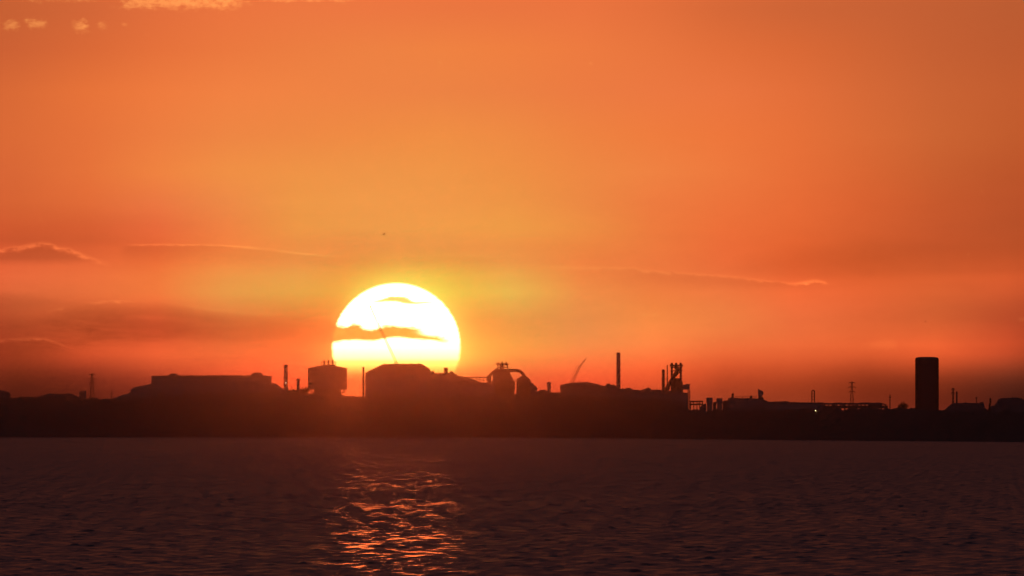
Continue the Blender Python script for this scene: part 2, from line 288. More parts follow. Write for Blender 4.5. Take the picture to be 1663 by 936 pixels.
# ---------------------------------------------------------------- haze
HAZE_D = 6.0e-6; HAZE_G = 0.990
def bx(name, x0, x1, y0, y1, z0, z1):
    me = bpy.data.meshes.new(name)
    v = [(x, y, z) for z in (z0, z1) for y in (y0, y1) for x in (x0, x1)]
    me.from_pydata(v, [], [(0, 2, 3, 1), (4, 5, 7, 6), (0, 1, 5, 4), (2, 6, 7, 3), (0, 4, 6, 2), (1, 3, 7, 5)])
    o = bpy.data.objects.new(name, me); sc.collection.objects.link(o); return o
hz = bx('haze', -9000, 9000, -1500, 34000, -3, 190); hz['kind'] = 'stuff'
hz['label'] = 'thin warm haze over the bay'
hm = bpy.data.materials.new('haze'); hm.use_nodes = True; hn = hm.node_tree; hn.nodes.clear()
ho = hn.nodes.new('ShaderNodeOutputMaterial'); pv = hn.nodes.new('ShaderNodeVolumePrincipled')
pv.inputs['Color'].default_value = (0.068, 0.058, 0.056, 1); pv.inputs['Density'].default_value = HAZE_D
pv.inputs['Anisotropy'].default_value = HAZE_G
hn.links.new(pv.outputs[0], ho.inputs['Volume']); hz.data.materials.append(hm)

# ---------------------------------------------------------------- materials
def mat(name, c1, c2, scale=0.3, rough=0.8, metal=0.0):
    m = bpy.data.materials.new(name); m.use_nodes = True; n = m.node_tree
    b = n.nodes['Principled BSDF']; b.inputs['Roughness'].default_value = rough; b.inputs['Metallic'].default_value = metal
    tx = n.nodes.new('ShaderNodeTexNoise'); tx.inputs['Scale'].default_value = scale; tx.inputs['Detail'].default_value = 6
    co = n.nodes.new('ShaderNodeTexCoord'); n.links.new(co.outputs['Object'], tx.inputs['Vector'])
    r = n.nodes.new('ShaderNodeValToRGB'); r.color_ramp.elements[0].color = (*c1, 1); r.color_ramp.elements[1].color = (*c2, 1)
    r.color_ramp.elements[0].position = 0.35; r.color_ramp.elements[1].position = 0.65
    n.links.new(tx.outputs[0], r.inputs[0]); n.links.new(r.outputs[0], b.inputs['Base Color'])
    bp = n.nodes.new('ShaderNodeBump'); bp.inputs['Strength'].default_value = 0.4; bp.inputs['Distance'].default_value = 0.2
    n.links.new(tx.outputs[0], bp.inputs['Height']); n.links.new(bp.outputs[0], b.inputs['Normal'])
    return m
M = dict(
 steel=mat('rusted_steel', (.10, .055, .035), (.19, .12, .085), .4, .7),
 dark=mat('dark_steel', (.05, .045, .042), (.09, .07, .06), .5, .6),
 clad=mat('sheet_cladding', (.16, .15, .14), (.26, .24, .22), .15, .6),
 roof=mat('roof_sheet', (.10, .09, .085), (.17, .15, .14), .2, .7),
 brick=mat('chimney_concrete', (.22, .19, .16), (.34, .30, .26), .3, .9),
 dune=mat('dune_grass', (.10, .09, .06), (.14, .12, .085), .01, 1.0),
 leaf=mat('foliage', (.03, .05, .02), (.08, .10, .04), .6, .9),
 bark=mat('bark', (.05, .04, .03), (.10, .08, .06), 1.0, .9),
 feather=mat('dark_feather', (.04, .035, .03), (.08, .07, .06), 8.0, .8),
)
def emis(name, c, s):
    m = bpy.data.materials.new(name); m.use_nodes = True; n = m.node_tree; n.nodes.clear()
    e = n.nodes.new('ShaderNodeEmission'); o = n.nodes.new('ShaderNodeOutputMaterial'); e.inputs[0].default_value = (*c, 1); e.inputs[1].default_value = s
    n.links.new(e.outputs[0], o.inputs[0]); return m
M['lamp'] = emis('lit_lamp', (1.0, .72, .30), 6.0)
M['lampdim'] = emis('lit_lamp_dim', (1.0, .55, .30), 2.2)

# ---------------------------------------------------------------- land
def smooth_noise(x, n=5, seed=0, l0=300.0):
    r = np.random.default_rng(seed); y = np.zeros_like(x)
    for i in range(n):
        l = l0 / 1.9 ** i
        for _ in range(2): y += np.sin(2 * np.pi * x / (l * r.uniform(.7, 1.3)) + r.uniform(0, 6.28)) * (0.55 ** i)
    return y
CREST = [(-1500,650),(-300,646),(0,646),(60,645.5),(140,648),(185,648),(250,645),(330,640),(470,637),(500,640),(553,643.5),(590,644),(700,645),(900,641),(1000,645),(1105,650),(1119,667.5),(1240,666),(1300,665),(1440,663.5),(1487,664),(1535,668),(1700,668),(2100,664),(3200,668)]
SHORE = [(-1500,15000),(500,15000),(830,14900),(1000,14000),(1180,13000),(1400,12000),(1663,11200),(2100,10600),(3200,10000)]
def shore(px): return np.interp(px, *zip(*SHORE))
def crest_z(px):
    d = shore(px) + 260
    return CAMZ + (HZ - np.interp(px, *zip(*CREST))) * K * d
def ground(px, d):
    px = np.asarray(px, float); s = shore(px); c = crest_z(px)
    q = d - s
    f = np.interp(q, [-400, 0, 25, 90, 180, 260, 330, 800, 20000], [-.15, .0, .10, .20, .62, 1.0, .97, .95, .5])
    n = smooth_noise(px * 3.1, 5, 3, 150.) * .45 + smooth_noise(px * 2.3 + q * .9, 4, 5, 90.) * .3
    z = f * c + n * np.clip(q / 150, 0, 1)
    return np.where(q < 0, q * .01, z)
def build_land():
    pxs = np.concatenate([np.linspace(-1500, -60, 60), np.linspace(-55, 1720, 1100), np.linspace(1730, 3200, 60)])
    qs = np.array([-150, -20, 0, 12, 25, 45, 70, 90, 120, 150, 180, 205, 225, 240, 250, 260, 270, 285, 300, 330, 380, 450, 600, 800, 1200, 1800, 3000, 6000, 12000, 17000])
    P, Q = np.meshgrid(pxs, qs); D = shore(P) + Q
    Z = ground(P, D) + np.where(P > 0, 0, 0)
    tuft = RNG.normal(0, .25, Z.shape) * (Q > 60) * (Q < 700)
    Z = Z + tuft
    X = D * (P - 831.5) * K
    v = np.stack([X, D, Z], -1).reshape(-1, 3)
    ny, nx = P.shape; i = np.arange(nx * ny).reshape(ny, nx)
    f = np.stack([i[:-1, :-1], i[:-1, 1:], i[1:, 1:], i[1:, :-1]], -1).reshape(-1, 4)
    return v, f
def fast_mesh(name, v, f, smooth=True):
    me = bpy.data.meshes.new(name); me.vertices.add(len(v)); me.vertices.foreach_set('co', np.ascontiguousarray(v, dtype=np.float32).ravel())
    me.loops.add(f.size); me.loops.foreach_set('vertex_index', np.ascontiguousarray(f, dtype=np.int32).ravel())
    me.polygons.add(len(f)); me.polygons.foreach_set('loop_start', np.arange(0, f.size, 4, dtype=np.int32))
    me.update(calc_edges=True); 
    if smooth: me.shade_smooth()
    o = bpy.data.objects.new(name, me); sc.collection.objects.link(o); return o
lo = fast_mesh('land', *build_land()); lo['kind'] = 'structure'; lo['label'] = 'low dark dunes and levels behind the shore'; lo.data.materials.append(M['dune'])

# ---------------------------------------------------------------- water
WAVE_A = 0.58; MODA = 0.85
def build_water():
    d0, d1 = 1150.0, 15300.0
    rows = [d0]
    while rows[-1] < d1:
        d = rows[-1]; rows.append(d + 0.5 * max(d / 1400.0, 1) ** 1.2)
    rows = np.array(rows); px = np.arange(-260, 1663 + 261, 2.6)
    ang = (px - 831.5) * K
    Y = rows[:, None] * np.ones(len(px))[None]; X = rows[:, None] * ang[None]
    sp = np.gradient(rows)[:, None]; spx = (rows * 2.6 * K)[:, None]
    Z = np.zeros_like(X, dtype=np.float32)
    r = np.random.default_rng(5)
    mod = np.zeros_like(Z); 
    # gusts and wave groups: cells of calmer and rougher water
    for j in range(26):
        lx = math.exp(r.uniform(math.log(2.6), math.log(13))) * r.choice([-1, 1]); ly = math.exp(r.uniform(math.log(16), math.log(80)))
        mod += np.sin(2 * np.pi * (X / lx + Y / ly) + r.uniform(0, 6.28)).astype(np.float32)
    mod /= math.sqrt(13.0); mod2 = np.zeros_like(Z)
    for j in range(16):
        lx = math.exp(r.uniform(math.log(3.6), math.log(26))) * r.choice([-1, 1]); ly = math.exp(r.uniform(math.log(100), math.log(800)))
        mod2 += np.sin(2 * np.pi * (X / lx + Y / ly) + r.uniform(0, 6.28)).astype(np.float32)
    mod = mod * MODA + mod2 / math.sqrt(8.0) * .38; big = np.zeros_like(Z)
    for j in range(10):
        lx = r.uniform(40, 220) * r.choice([-1, 1]); ly = math.exp(r.uniform(math.log(200), math.log(2400)))
        big += np.sin(2 * np.pi * (X / lx + Y / ly) + r.uniform(0, 6.28)).astype(np.float32)
    mod = np.clip(1.05 + mod + .07 * big, .10, 3.0)
    unres = np.full((len(rows), 1), 0.0013)
    Ls = np.exp(np.linspace(math.log(1.5), math.log(5.0), 64)) * r.uniform(.93, 1.07, 64)
    for l in Ls:
        th = r.normal(0.03, .95); k = 2 * np.pi / l
        kx, ky = k * math.sin(th), k * math.cos(th)
        slope = 0.019 * (1.0 if l < 8 else (8 / l) ** 1.0)      # slope amplitude of each component
        lam_y = 2 * np.pi / max(abs(ky), 1e-6); lam_x = 2 * np.pi / max(abs(kx), 1e-6)
        att = np.clip((lam_x / spx - 1.5) / 1.5, 0, 1) * np.ones_like(sp)
        lost = 1 - np.clip(lam_y / (3 * sp), 0, 1) ** 2 * att[:, :1] ** 2
        unres = unres + 0.5 * slope ** 2 / 2 * lost * WAVE_A ** 2
        ph = (kx * X + ky * Y + r.uniform(0, 6.28)).astype(np.float32)
        c = np.sin(ph)
        Z += ((slope / k) * att).astype(np.float32) * c
    Z = Z * mod * WAVE_A
    global RIPPLE
    RIPPLE = np.repeat(np.sqrt(unres)[:, :1], len(px), 1).ravel()
    edge = np.clip((rows - d0) / 80, 0, 1)[:, None] * np.clip((px + 260) / 60, 0, 1)[None] * np.clip((1923 - px) / 60, 0, 1)[None]
    Z = Z * edge
    ny, nx = X.shape
    v = np.stack([X, Y, Z], -1).reshape(-1, 3); i = np.arange(nx * ny).reshape(ny, nx)
    f = np.stack([i[:-1, :-1], i[:-1, 1:], i[1:, 1:], i[1:, :-1]], -1).reshape(-1, 4)
    # calm outlying sheet of the same water: before, beside and beyond
    x0, x1 = ang[0], ang[-1]
    ev = [(-8500, -1200, 0), (8500, -1200, 0), (8500, d0, 0), (-8500, d0, 0), (x0 * d0, d0, 0), (x1 * d0, d0, 0),
          (x0 * rows[-1], rows[-1], 0), (x1 * rows[-1], rows[-1], 0), (-8500, rows[-1], 0), (8500, rows[-1], 0), (-8500, 33000, 0), (8500, 33000, 0)]
    o = len(v)
    ef = [(0, 1, 2, 3), (3, 4, 6, 8), (5, 2, 9, 7), (8, 9, 11, 10)]
    v = np.concatenate([v, np.array(ev, float)]); f = np.concatenate([f, np.array(ef) + o])
    return v, f
wo = fast_mesh('water', *build_water()); ra = wo.data.attributes.new('ripple', 'FLOAT', 'POINT'); rv = np.full(len(wo.data.vertices), 0.13, np.float32); rv[:len(RIPPLE)] = RIPPLE
ra.data.foreach_set('value', rv)
wo['kind'] = 'structure'; wo['label'] = 'dark rippled sea with the red glitter path of the setting sun'
wm = bpy.data.materials.new('sea_water'); wm.use_nodes = True; n = wm.node_tree; b = n.nodes['Principled BSDF']
b.inputs['Base Color'].default_value = (.006, .010, .016, 1); b.inputs['IOR'].default_value = 1.333
b.inputs['Roughness'].default_value = 0.10
co = n.nodes.new('ShaderNodeTexCoord'); mp = n.nodes.new('ShaderNodeMapping'); mp.inputs['Scale'].default_value = (1.0, .55, 1.0)
n.links.new(co.outputs['Object'], mp.inputs[0])
t1 = n.nodes.new('ShaderNodeTexNoise'); t1.inputs['Scale'].default_value = 2.5; t1.inputs['Detail'].default_value = 3; n.links.new(mp.outputs[0], t1.inputs[0])
bp = n.nodes.new('ShaderNodeBump'); bp.inputs['Strength'].default_value = 1.0; bp.inputs['Distance'].default_value = 0.06
n.links.new(t1.outputs[0], bp.inputs['Height']); n.links.new(bp.outputs[0], b.inputs['Normal'])
at = n.nodes.new('ShaderNodeAttribute'); at.attribute_name = 'ripple'
rg = V(n, at.outputs['Fac']).m('MULTIPLY', 1.414).m('SQRT')       # unresolved ripple slope -> roughness
n.links.new(rg.s, b.inputs['Roughness'])
wo.data.materials.append(wm)
#OBJECTS
# ---------------------------------------------------------------- object helpers
class MB:
    def __init__(s): s.v = []; s.f = []
    def add(s, vs, fs):
        o = len(s.v); s.v += [tuple(map(float, p)) for p in vs]; s.f += [tuple(o + i for i in f) for f in fs]; return s
    def box(s, x0, x1, y0, y1, z0, z1):
        v = [(x, y, z) for z in (z0, z1) for y in (y0, y1) for x in (x0, x1)]
        return s.add(v, [(0, 2, 3, 1), (4, 5, 7, 6), (0, 1, 5, 4), (2, 6, 7, 3), (0, 4, 6, 2), (1, 3, 7, 5)])
    def tube(s, p, q, r0, r1=None, n=6):
        r1 = r0 if r1 is None else r1; p = Vector(p); q = Vector(q); a = (q - p).normalized()
        u = a.cross(Vector((0, 1, 0.01))); u = u.normalized() if u.length > .01 else Vector((1, 0, 0)); w = a.cross(u)
        vs = [tuple(c + r * (u * math.cos(6.2832 * i / n) + w * math.sin(6.2832 * i / n))) for c, r in ((p, r0), (q, r1)) for i in range(n)]
        return s.add(vs, [(i, (i + 1) % n, n + (i + 1) % n, n + i) for i in range(n)] + [tuple(range(n))[::-1], tuple(range(n, 2 * n))])
    def path(s, pts, rs, n=10):
        for i in range(len(pts) - 1): s.tube(pts[i], pts[i + 1], rs[i], rs[i + 1], n)
        for p, r in zip(pts[1:-1], rs[1:-1]): s.ball(p, r, n, 6)
        return s
    def lathe(s, cx, cy, prof, n=24):
        vs = []; fs = []
        for r, z in prof: vs += [(cx + r * math.cos(6.2832 * i / n), cy + r * math.sin(6.2832 * i / n), z) for i in range(n)]
        for k in range(len(prof) - 1): fs += [(k * n + i, k * n + (i + 1) % n, (k + 1) * n + (i + 1) % n, (k + 1) * n + i) for i in range(n)]
        return s.add(vs, fs + [tuple(range(n))[::-1], tuple(range((len(prof) - 1) * n, len(prof) * n))])
    def ball(s, c, r, n=8, m=6, sx=1, sy=1, sz=1, jit=0.0):
        vs = []; fs = []
        for j in range(1, m):
            t = math.pi * j / m
            for i in range(n):
                p = 6.2832 * i / n; q = 1 + random.uniform(-jit, jit)
                vs.append((c[0] + q * r * sx * math.sin(t) * math.cos(p), c[1] + q * r * sy * math.sin(t) * math.sin(p), c[2] + q * r * sz * math.cos(t)))
        k = len(vs); vs += [(c[0], c[1], c[2] + r * sz), (c[0], c[1], c[2] - r * sz)]
        for j in range(m - 2): fs += [(j * n + i, (j + 1) * n + i, (j + 1) * n + (i + 1) % n, j * n + (i + 1) % n) for i in range(n)]
        fs += [(k, i, (i + 1) % n) for i in range(n)] + [(k + 1, (m - 2) * n + (i + 1) % n, (m - 2) * n + i) for i in range(n)]
        return s.add(vs, fs)
    def prism(s, poly, y0, y1):
        n = len(poly); vs = [(x, y0, z) for x, z in poly] + [(x, y1, z) for x, z in poly]
        return s.add(vs, [tuple(range(n)), tuple(range(2 * n - 1, n - 1, -1))] + [(i, n + i, n + (i + 1) % n, (i + 1) % n) for i in range(n)])
    def lattice(s, p, q, w0, w1, r, bays):
        """square lattice boom from p to q"""
        p = Vector(p); q = Vector(q); a = (q - p).normalized(); u = a.cross(Vector((0, 1, 0))).normalized(); w = a.cross(u)
        def c(t, i):
            h = (w0 + (w1 - w0) * t) / 2; sx_, sy_ = ((-1, -1), (1, -1), (1, 1), (-1, 1))[i % 4]
            return p.lerp(q, t) + u * h * sx_ + w * h * sy_
        for i in range(4): s.tube(c(0, i), c(1, i), r, r, 4)
        for k in range(bays):
            for i in range(4):
                s.tube(c(k / bays, i), c((k + 1) / bays, i + 1), r * .4, None, 4); s.tube(c((k + 1) / bays, i), c((k + 1) / bays, i + 1), r * .4, None, 4)
        return s
    def build(s, name, m, parent=None, label=None):
        me = bpy.data.meshes.new(name); L = parent
        off = Vector((0, 0, 0))
        while L is not None: off = off + L.location; L = L.parent
        me.from_pydata([(x - off.x, y - off.y, z - off.z) for x, y, z in s.v], [], s.f); me.update()
        me.materials.append(M[m]); o = bpy.data.objects.new(name, me); sc.collection.objects.link(o)
        if parent is not None: o.parent = parent
        if label: o['label'] = label
        return o
class At:
    """a spot on the land at distance d; px/py are angular units of K radians"""
    def __init__(s, d): s.d = d; s.u = d * K
    def x(s, px): return s.d * (px - 831.5) * K
    def z(s, py): return CAMZ + (HZ - py) * K * s.d
    def g(s, px): return float(ground(px, s.d)) - 0.6
def thing(name, label, cat, a, px, group=None, z=None):
    o = bpy.data.objects.new(name, None); sc.collection.objects.link(o); o.empty_display_size = 3
    o.location = (a.x(px), a.d, a.g(px) if z is None else z); o['label'] = label; o['category'] = cat
    if group: o['group'] = group
    return o
def rough_top(a, pts, amp, step=5.0):
    """roofline with small clutter: ducts, vents, uneven sheets"""
    out = []
    for (x0, y0), (x1, y1) in zip(pts[:-1], pts[1:]):
        n = max(1, int(abs(x1 - x0) / step))
        for i in range(n):
            t = i / n; out.append((x0 + (x1 - x0) * t, y0 + (y1 - y0) * t - (random.uniform(0, amp) if 0 < i else 0)))
    out.append(pts[-1]); return [(a.x(x), a.z(y)) for x, y in out]
def shed(name, label, cat, d, pts, depth, eave, wall='clad', roof='roof', amp=0.4, step=5.0, door=None, group=None, plant=True):
    """hall whose wall rises to `eave` row and whose roof follows pts"""
    a = At(d); x0, x1 = pts[0][0], pts[-1][0]; g = min(a.g(x0), a.g(x1), a.g((x0 + x1) / 2)) - 1
    r = thing(name, label, cat, a, (x0 + x1) / 2, group, g)
    wb = MB().box(a.x(x0), a.x(x1), d, d + depth, g, a.z(eave))
    wb.build('wall', wall, r)
    top = rough_top(a, pts, amp, step); e = a.z(eave) + .003
    MB().prism([(top[0][0] - .3, e)] + [(x, max(z, e + .05)) for x, z in top] + [(top[-1][0] + .3, e)], d - .4, d + depth + .4).build('roof', roof, r)
    n_ = int((x1 - x0) / 13) if plant else 0
    for q in range(n_):
        p = x0 + (x1 - x0) * (q + random.uniform(.15, .85)) / n_; yy_ = float(np.interp(p, [c_[0] for c_ in pts], [c_[1] for c_ in pts])); w_ = random.uniform(.5, 2.0); h_ = random.uniform(.8, 2.3)
        ub = MB()
        if random.random() < .35: ub.lathe(a.x(p), d + depth * .4, [(w_ * .3 * a.u, a.z(yy_ + 1.2)), (w_ * .3 * a.u, a.z(yy_ - h_)), (w_ * .45 * a.u, a.z(yy_ - h_)), (w_ * .1 * a.u, a.z(yy_ - h_ - .5))], 10)
        else: ub.box(a.x(p - w_ / 2), a.x(p + w_ / 2), d + depth * .3, d + depth * .3 + 4, a.z(yy_ + 1.2), a.z(yy_ - h_ * .8))
        ub.build('roof_unit', 'dark', r)
    if door:
        for p in door:
            fr = MB().box(a.x(p) - 3, a.x(p) + 3, d - .12, d - .02, g, g + 7).build('door', 'dark', r)
    return r, a, g
def chimney(label, px, ytop, w, d=15380, ybase=None, flare=None, cap=1.25, rings=3, lamp=None, group='factory chimneys', mat_='brick', basez=None):
    a = At(d); g = (a.g(px) - 1) if basez is None else basez
    r = thing('chimney', label, 'chimney', a, px, group, g)
    R = w / 2 * a.u; zt = a.z(ytop); H = zt - g; cx, cy = a.x(px), d
    prof = [(R * (1.12 if not flare else flare), g)]
    if flare: prof += [(R * (1 + (flare - 1) * .4), g + H * .25)]
    prof += [(R * 1.06, g + H * .35), (R * .98, zt)]
    MB().lathe(cx, cy, prof, 20).build('shaft', mat_, r)
    cp = MB().lathe(cx, cy, [(R * cap, zt - R * .9), (R * cap, zt + .003)], 20); cp.lathe(cx, cy, [(R * .8, zt), (R * .8, zt + .5)], 16); cp.build('cap', mat_, r)
    for k in range(rings):
        z = g + H * (.42 + .48 * k / max(rings, 1)); rr = MB().lathe(cx, cy, [(R * 1.0 + 1.0, z), (R * 1.0 + 1.0, z + .25)], 16)
        for i in range(8):
            an = .785 * i; rr.tube((cx + (R + .95) * math.cos(an), cy + (R + .95) * math.sin(an), z), (cx + (R + .95) * math.cos(an), cy + (R + .95) * math.sin(an), z + 1.2), .06, None, 4)
        rr.build('platform', 'dark', r)
    ld = MB(); lx = cx - R * 1.08 - .3
    for s_ in (-.3, .3): ld.tube((lx, cy + s_, g), (lx, cy + s_, zt), .08, None, 4)
    for i in range(int(H / 2)): ld.tube((lx, cy - .3, g + 2 * i), (lx, cy + .3, g + 2 * i), .05, None, 4)
    ld.build('ladder', 'dark', r)
    if lamp:
        lz = a.z(lamp); MB().ball((cx, cy - R - .7, lz), .55, 8, 6).build('lamp', 'lampdim', r)
    return r
def pylon(label, px, ytop, w, d, arms=3, reach=1.0, group='electricity pylons', r=.30):
    a = At(d); g = a.g(px) - 1; t = thing('pylon', label, 'pylon', a, px, group, g); zt = a.z(ytop); cx = a.x(px); H = zt - g; W = w * a.u
    body = MB(); nb = 8
    def c(f, i):
        h = W / 2 * (1 - .72 * min(f / .8, 1)); sx_, sy_ = ((-1, -1), (1, -1), (1, 1), (-1, 1))[i % 4]; return (cx + h * sx_, d + h * sy_, g + H * f)
    for k in range(nb):
        f0, f1 = k / nb, (k + 1) / nb
        for i in range(4):
            body.tube(c(f0, i), c(f1, i), r, None, 4); body.tube(c(f0, i), c(f1, i + 1), r * .6, None, 4); body.tube(c(f0, i + 1), c(f1, i), r * .6, None, 4); body.tube(c(f1, i), c(f1, i + 1), r * .6, None, 4)
    body.build('lattice_mast', 'dark', t)
    for k in range(arms):
        z = g + H * (.98 - .13 * k); L = W * .5 * reach * (1.0 if k != 1 else 1.25); m = MB()
        for s_ in (-1, 1):
            for yy in (-.6, .6): m.tube((cx, d + yy, z), (cx + s_ * L, d, z + .2), r * .8, None, 4)
            m.tube((cx, d, z + H * .03), (cx + s_ * L, d, z + .2), r * .7, None, 4); m.tube((cx + s_ * L, d, z), (cx + s_ * L, d, z - 1.6), r * .8, None, 4)
        m.build('crossarm', 'dark', t)
    return t
def mast(label, px, ytop, d, w=.35, arms=(), group='thin masts on the skyline'):
    a = At(d); g = a.g(px) - 1; t = thing('mast', label, 'mast', a, px, group, g); zt = a.z(ytop)
    MB().tube((a.x(px), d, g), (a.x(px), d, zt), w * 1.5, w, 8).build('pole', 'dark', t)
    for py, L in arms: MB().box(a.x(px - L), a.x(px + L), d - .3, d + .3, a.z(py) - .35, a.z(py) + .35).build('crossarm', 'dark', t)
    return t
def foliage(mb, c, rx, rz, n=240, leaf=.55, ry=None):
    ry = ry or rx
    for _ in range(n):
        while True:
            p = Vector((random.uniform(-1, 1), random.uniform(-1, 1), random.uniform(-1, 1)))
            if .25 < p.length < 1: break
        q = Vector((c[0] + p.x * rx, c[1] + p.y * ry, c[2] + p.z * rz)); u = Vector((random.gauss(0, 1), random.gauss(0, 1), random.gauss(0, 1))).normalized(); w_ = u.cross(Vector((random.gauss(0, 1), random.gauss(0, 1), random.gauss(0, 1)))).normalized(); s_ = leaf * random.uniform(.6, 1.3)
        mb.add([q - u * s_, q - w_ * s_ * .7, q + u * s_, q + w_ * s_ * .7], [(0, 1, 2, 3)])
def tree(name, label, cat, px, ytop, wpx, d, clumps, trunk=True, group=None, lean=0.0):
    a = At(d); g = a.g(px) - .5; t = thing(name, label, cat, a, px, group, g); zt = a.z(ytop); cx = a.x(px); H = max(zt - g, 2.0); W = wpx * a.u / 2
    if trunk:
        tr = MB(); top = (cx + lean * H, d, g + H * .72); tr.path([(cx, d, g), (cx + lean * H * .4, d + .2, g + H * .35), top], [H * .05 + .15, H * .035 + .1, .12], 8)
        for i in range(5):
            an = random.uniform(0, 6.28); q = Vector((cx, d, g)).lerp(Vector(top), random.uniform(.5, .9)); tr.tube(q, q + Vector((math.cos(an) * W * .6, math.sin(an) * W * .6, H * .18)), .14, .05, 5)
        tr.build('trunk', 'bark', t)
    cr = MB()
    for fx, fz, sr in clumps: foliage(cr, (cx + lean * H * .8 + fx * W, d + random.uniform(-.4, .4) * W, g + H * fz), W * sr, H * sr * .42, int(90 + 300 * sr), .42)
    cr.build('crown' if trunk else 'leaves', 'leaf', t); return t

# ---------------------------------------------------------------- left headland
a = At(15450); g = a.g(-4) - 1
t = thing('domed_store', 'rounded dome shed cut by the left edge of the picture', 'storage dome', a, -6, None, g)
MB().lathe(a.x(-6), a.d + 14, [(15, g), (15, a.z(643))], 32).build('wall', 'clad', t)
MB().lathe(a.x(-6), a.d + 14, [(15.3, a.z(643)), (14.6, a.z(639)), (11.5, a.z(636)), (7, a.z(634.5)), (2, a.z(633.6))], 32).build('roof', 'roof', t)
r, a, g = shed('shed', 'long low shed with sloping ends on the far left', 'shed', 15420, [(58,646.5),(68,643),(75,640.4),(82,639.2),(84,640),(108,639.8),(111,638.9),(114,640),(118,641.4),(131,648)], 40, 648, door=(80, 104))
a = At(15400); g = a.g(134) - 1
t = thing('silo_pair', 'pair of small dark silos just left of the left-hand pylon', 'silos', a, 134, None, g)
for p0, p1, yt in ((128.4, 133.4, 635.5), (134.2, 139.8, 635)):
    R = (p1 - p0) / 2 * a.u; cx = a.x((p0 + p1) / 2)
    s_ = MB().lathe(cx, a.d, [(R, g), (R, a.z(yt + 2)), (R * .5, a.z(yt))], 20).build('silo', 'clad', t)
MB().tube((a.x(133.4), a.d, g), (a.x(133.4), a.d, a.z(631.5)), .5, .4, 8).build('vent_pipe', 'dark', t)
pylon('tall pylon on the far left, right of the small silos', 149.6, 607.6, 9.5, 16900, 3, 1.0, r=.28)
mast('short faint mast between the left pylon and the long hall', 181, 635, 16500, .35, ((639, 2.6),))

# long hall on the left with annexes
r, a, g = shed('process_hall', 'long flat-topped hall with two domed roof vents, left of the slender chimney', 'industrial hall', 15420,
   [(246,610.8),(262,610.6),(300,610.3),(345,610),(395,610.3),(439.5,610.8)], 60, 613, amp=.55, step=6)
for p0, p1, yt in ((273, 289, 606.6), (406, 427, 605)):
    R = (p1 - p0) / 2 * a.u; MB().lathe(a.x((p0 + p1) / 2), a.d + 20, [(R, a.z(611.2)), (R * .82, a.z((611 + yt) / 2 - .6)), (R * .55, a.z(yt + .4)), (R * .1, a.z(yt))], 18).build('roof_vent', 'roof', r)
MB().prism([(a.x(212.6), g), (a.x(212.6), a.z(633)), (a.x(214), a.z(630.5)), (a.x(220), a.z(628.5)), (a.x(236), a.z(626)), (a.x(245.9), a.z(623.5)), (a.x(245.9), g)], a.d + 3, a.d + 45).build('annex', 'clad', r)
MB().prism([(a.x(184), g), (a.x(184), a.z(648)), (a.x(192), a.z(644.5)), (a.x(200), a.z(641)), (a.x(208), a.z(639.6)), (a.x(212.4), a.z(636.6)), (a.x(212.4), g)], a.d + 3, a.d + 40).build('annex', 'clad', r)
MB().prism([(a.x(439.8), g), (a.x(439.8), a.z(622)), (a.x(447), a.z(623.5)), (a.x(455), a.z(629)), (a.x(462), a.z(635)), (a.x(462), g)], a.d + 3, a.d + 45).build('annex', 'clad', r)
for p in (262, 300, 340, 380, 420): MB().box(a.x(p) - 3, a.x(p) + 3, a.d - .12, a.d - .02, g + 1, g + 9).build('door', 'dark', r)

chimney('slender chimney with a small lamp, between the long hall and the round tank', 464.3, 593, 6.0, flare=1.7, lamp=622)
chimney('short stubby chimney just left of the big round tank', 484.2, 616, 5.0, d=15360, cap=1.5, rings=1)
for p, y, w_, lb in ((471.5, 632, 7, 'low bush touching the foot of the slender chimney with the small lamp'), (476.5, 630, 8, 'bush between the slender chimney and the short stubby one'), (491, 627.5, 9, 'bush just right of the short stubby chimney'), (497, 626.3, 9, 'bush against the left side of the big round tank'), (480, 632.5, 8, 'lowest bush, touching the left side of the short stubby chimney')):
    tree('shrub', lb, 'shrub', p, y, w_, 15330, ((0, .5, .9), (-.5, .35, .7), (.45, .4, .7)), trunk=False, group='scrub at the foot of the chimneys')

# big round tank
a = At(15420); g = a.g(531) - 1; cx = a.x(531.3); R = 31.8 * a.u; cy = a.d + R
t = thing('gas_tank', 'wide round tank with a shallow conical roof and three masts on top', 'storage tank', a, 531.3, None, g)
MB().lathe(cx, cy, [(R * .70, g), (R * .70, a.z(633))], 40).build('plinth', 'brick', t)
MB().lathe(cx, cy, [(R, a.z(633)), (R, a.z(598.6))], 48).build('tank_wall', 'clad', t)
MB().lathe(cx, cy, [(R + .5, a.z(599.2)), (R + .4, a.z(598.2)), (R * .55, a.z(595)), (R * .4, a.z(594.2)), (R * .1, a.z(593.6))], 48).build('roof', 'roof', t)
for k in range(14):
    an = 6.2832 * k / 14; c_, s_ = math.cos(an), math.sin(an)
    MB().tube((cx + R * .70 * c_, cy + R * .7 * s_, a.z(642)), (cx + R * .96 * c_, cy + R * .96 * s_, a.z(633.4)), .4, None, 5).build('bracket', 'dark', t)
m = MB(); m.lathe(cx, cy, [(R + .7, a.z(611)), (R + .7, a.z(611) + .3)], 40); m.build('gallery', 'dark', t)
m = MB().box(a.x(523.5), a.x(543.8), cy - 4, cy + 4, a.z(594), a.z(592.3)); m.build('head_platform', 'dark', t)
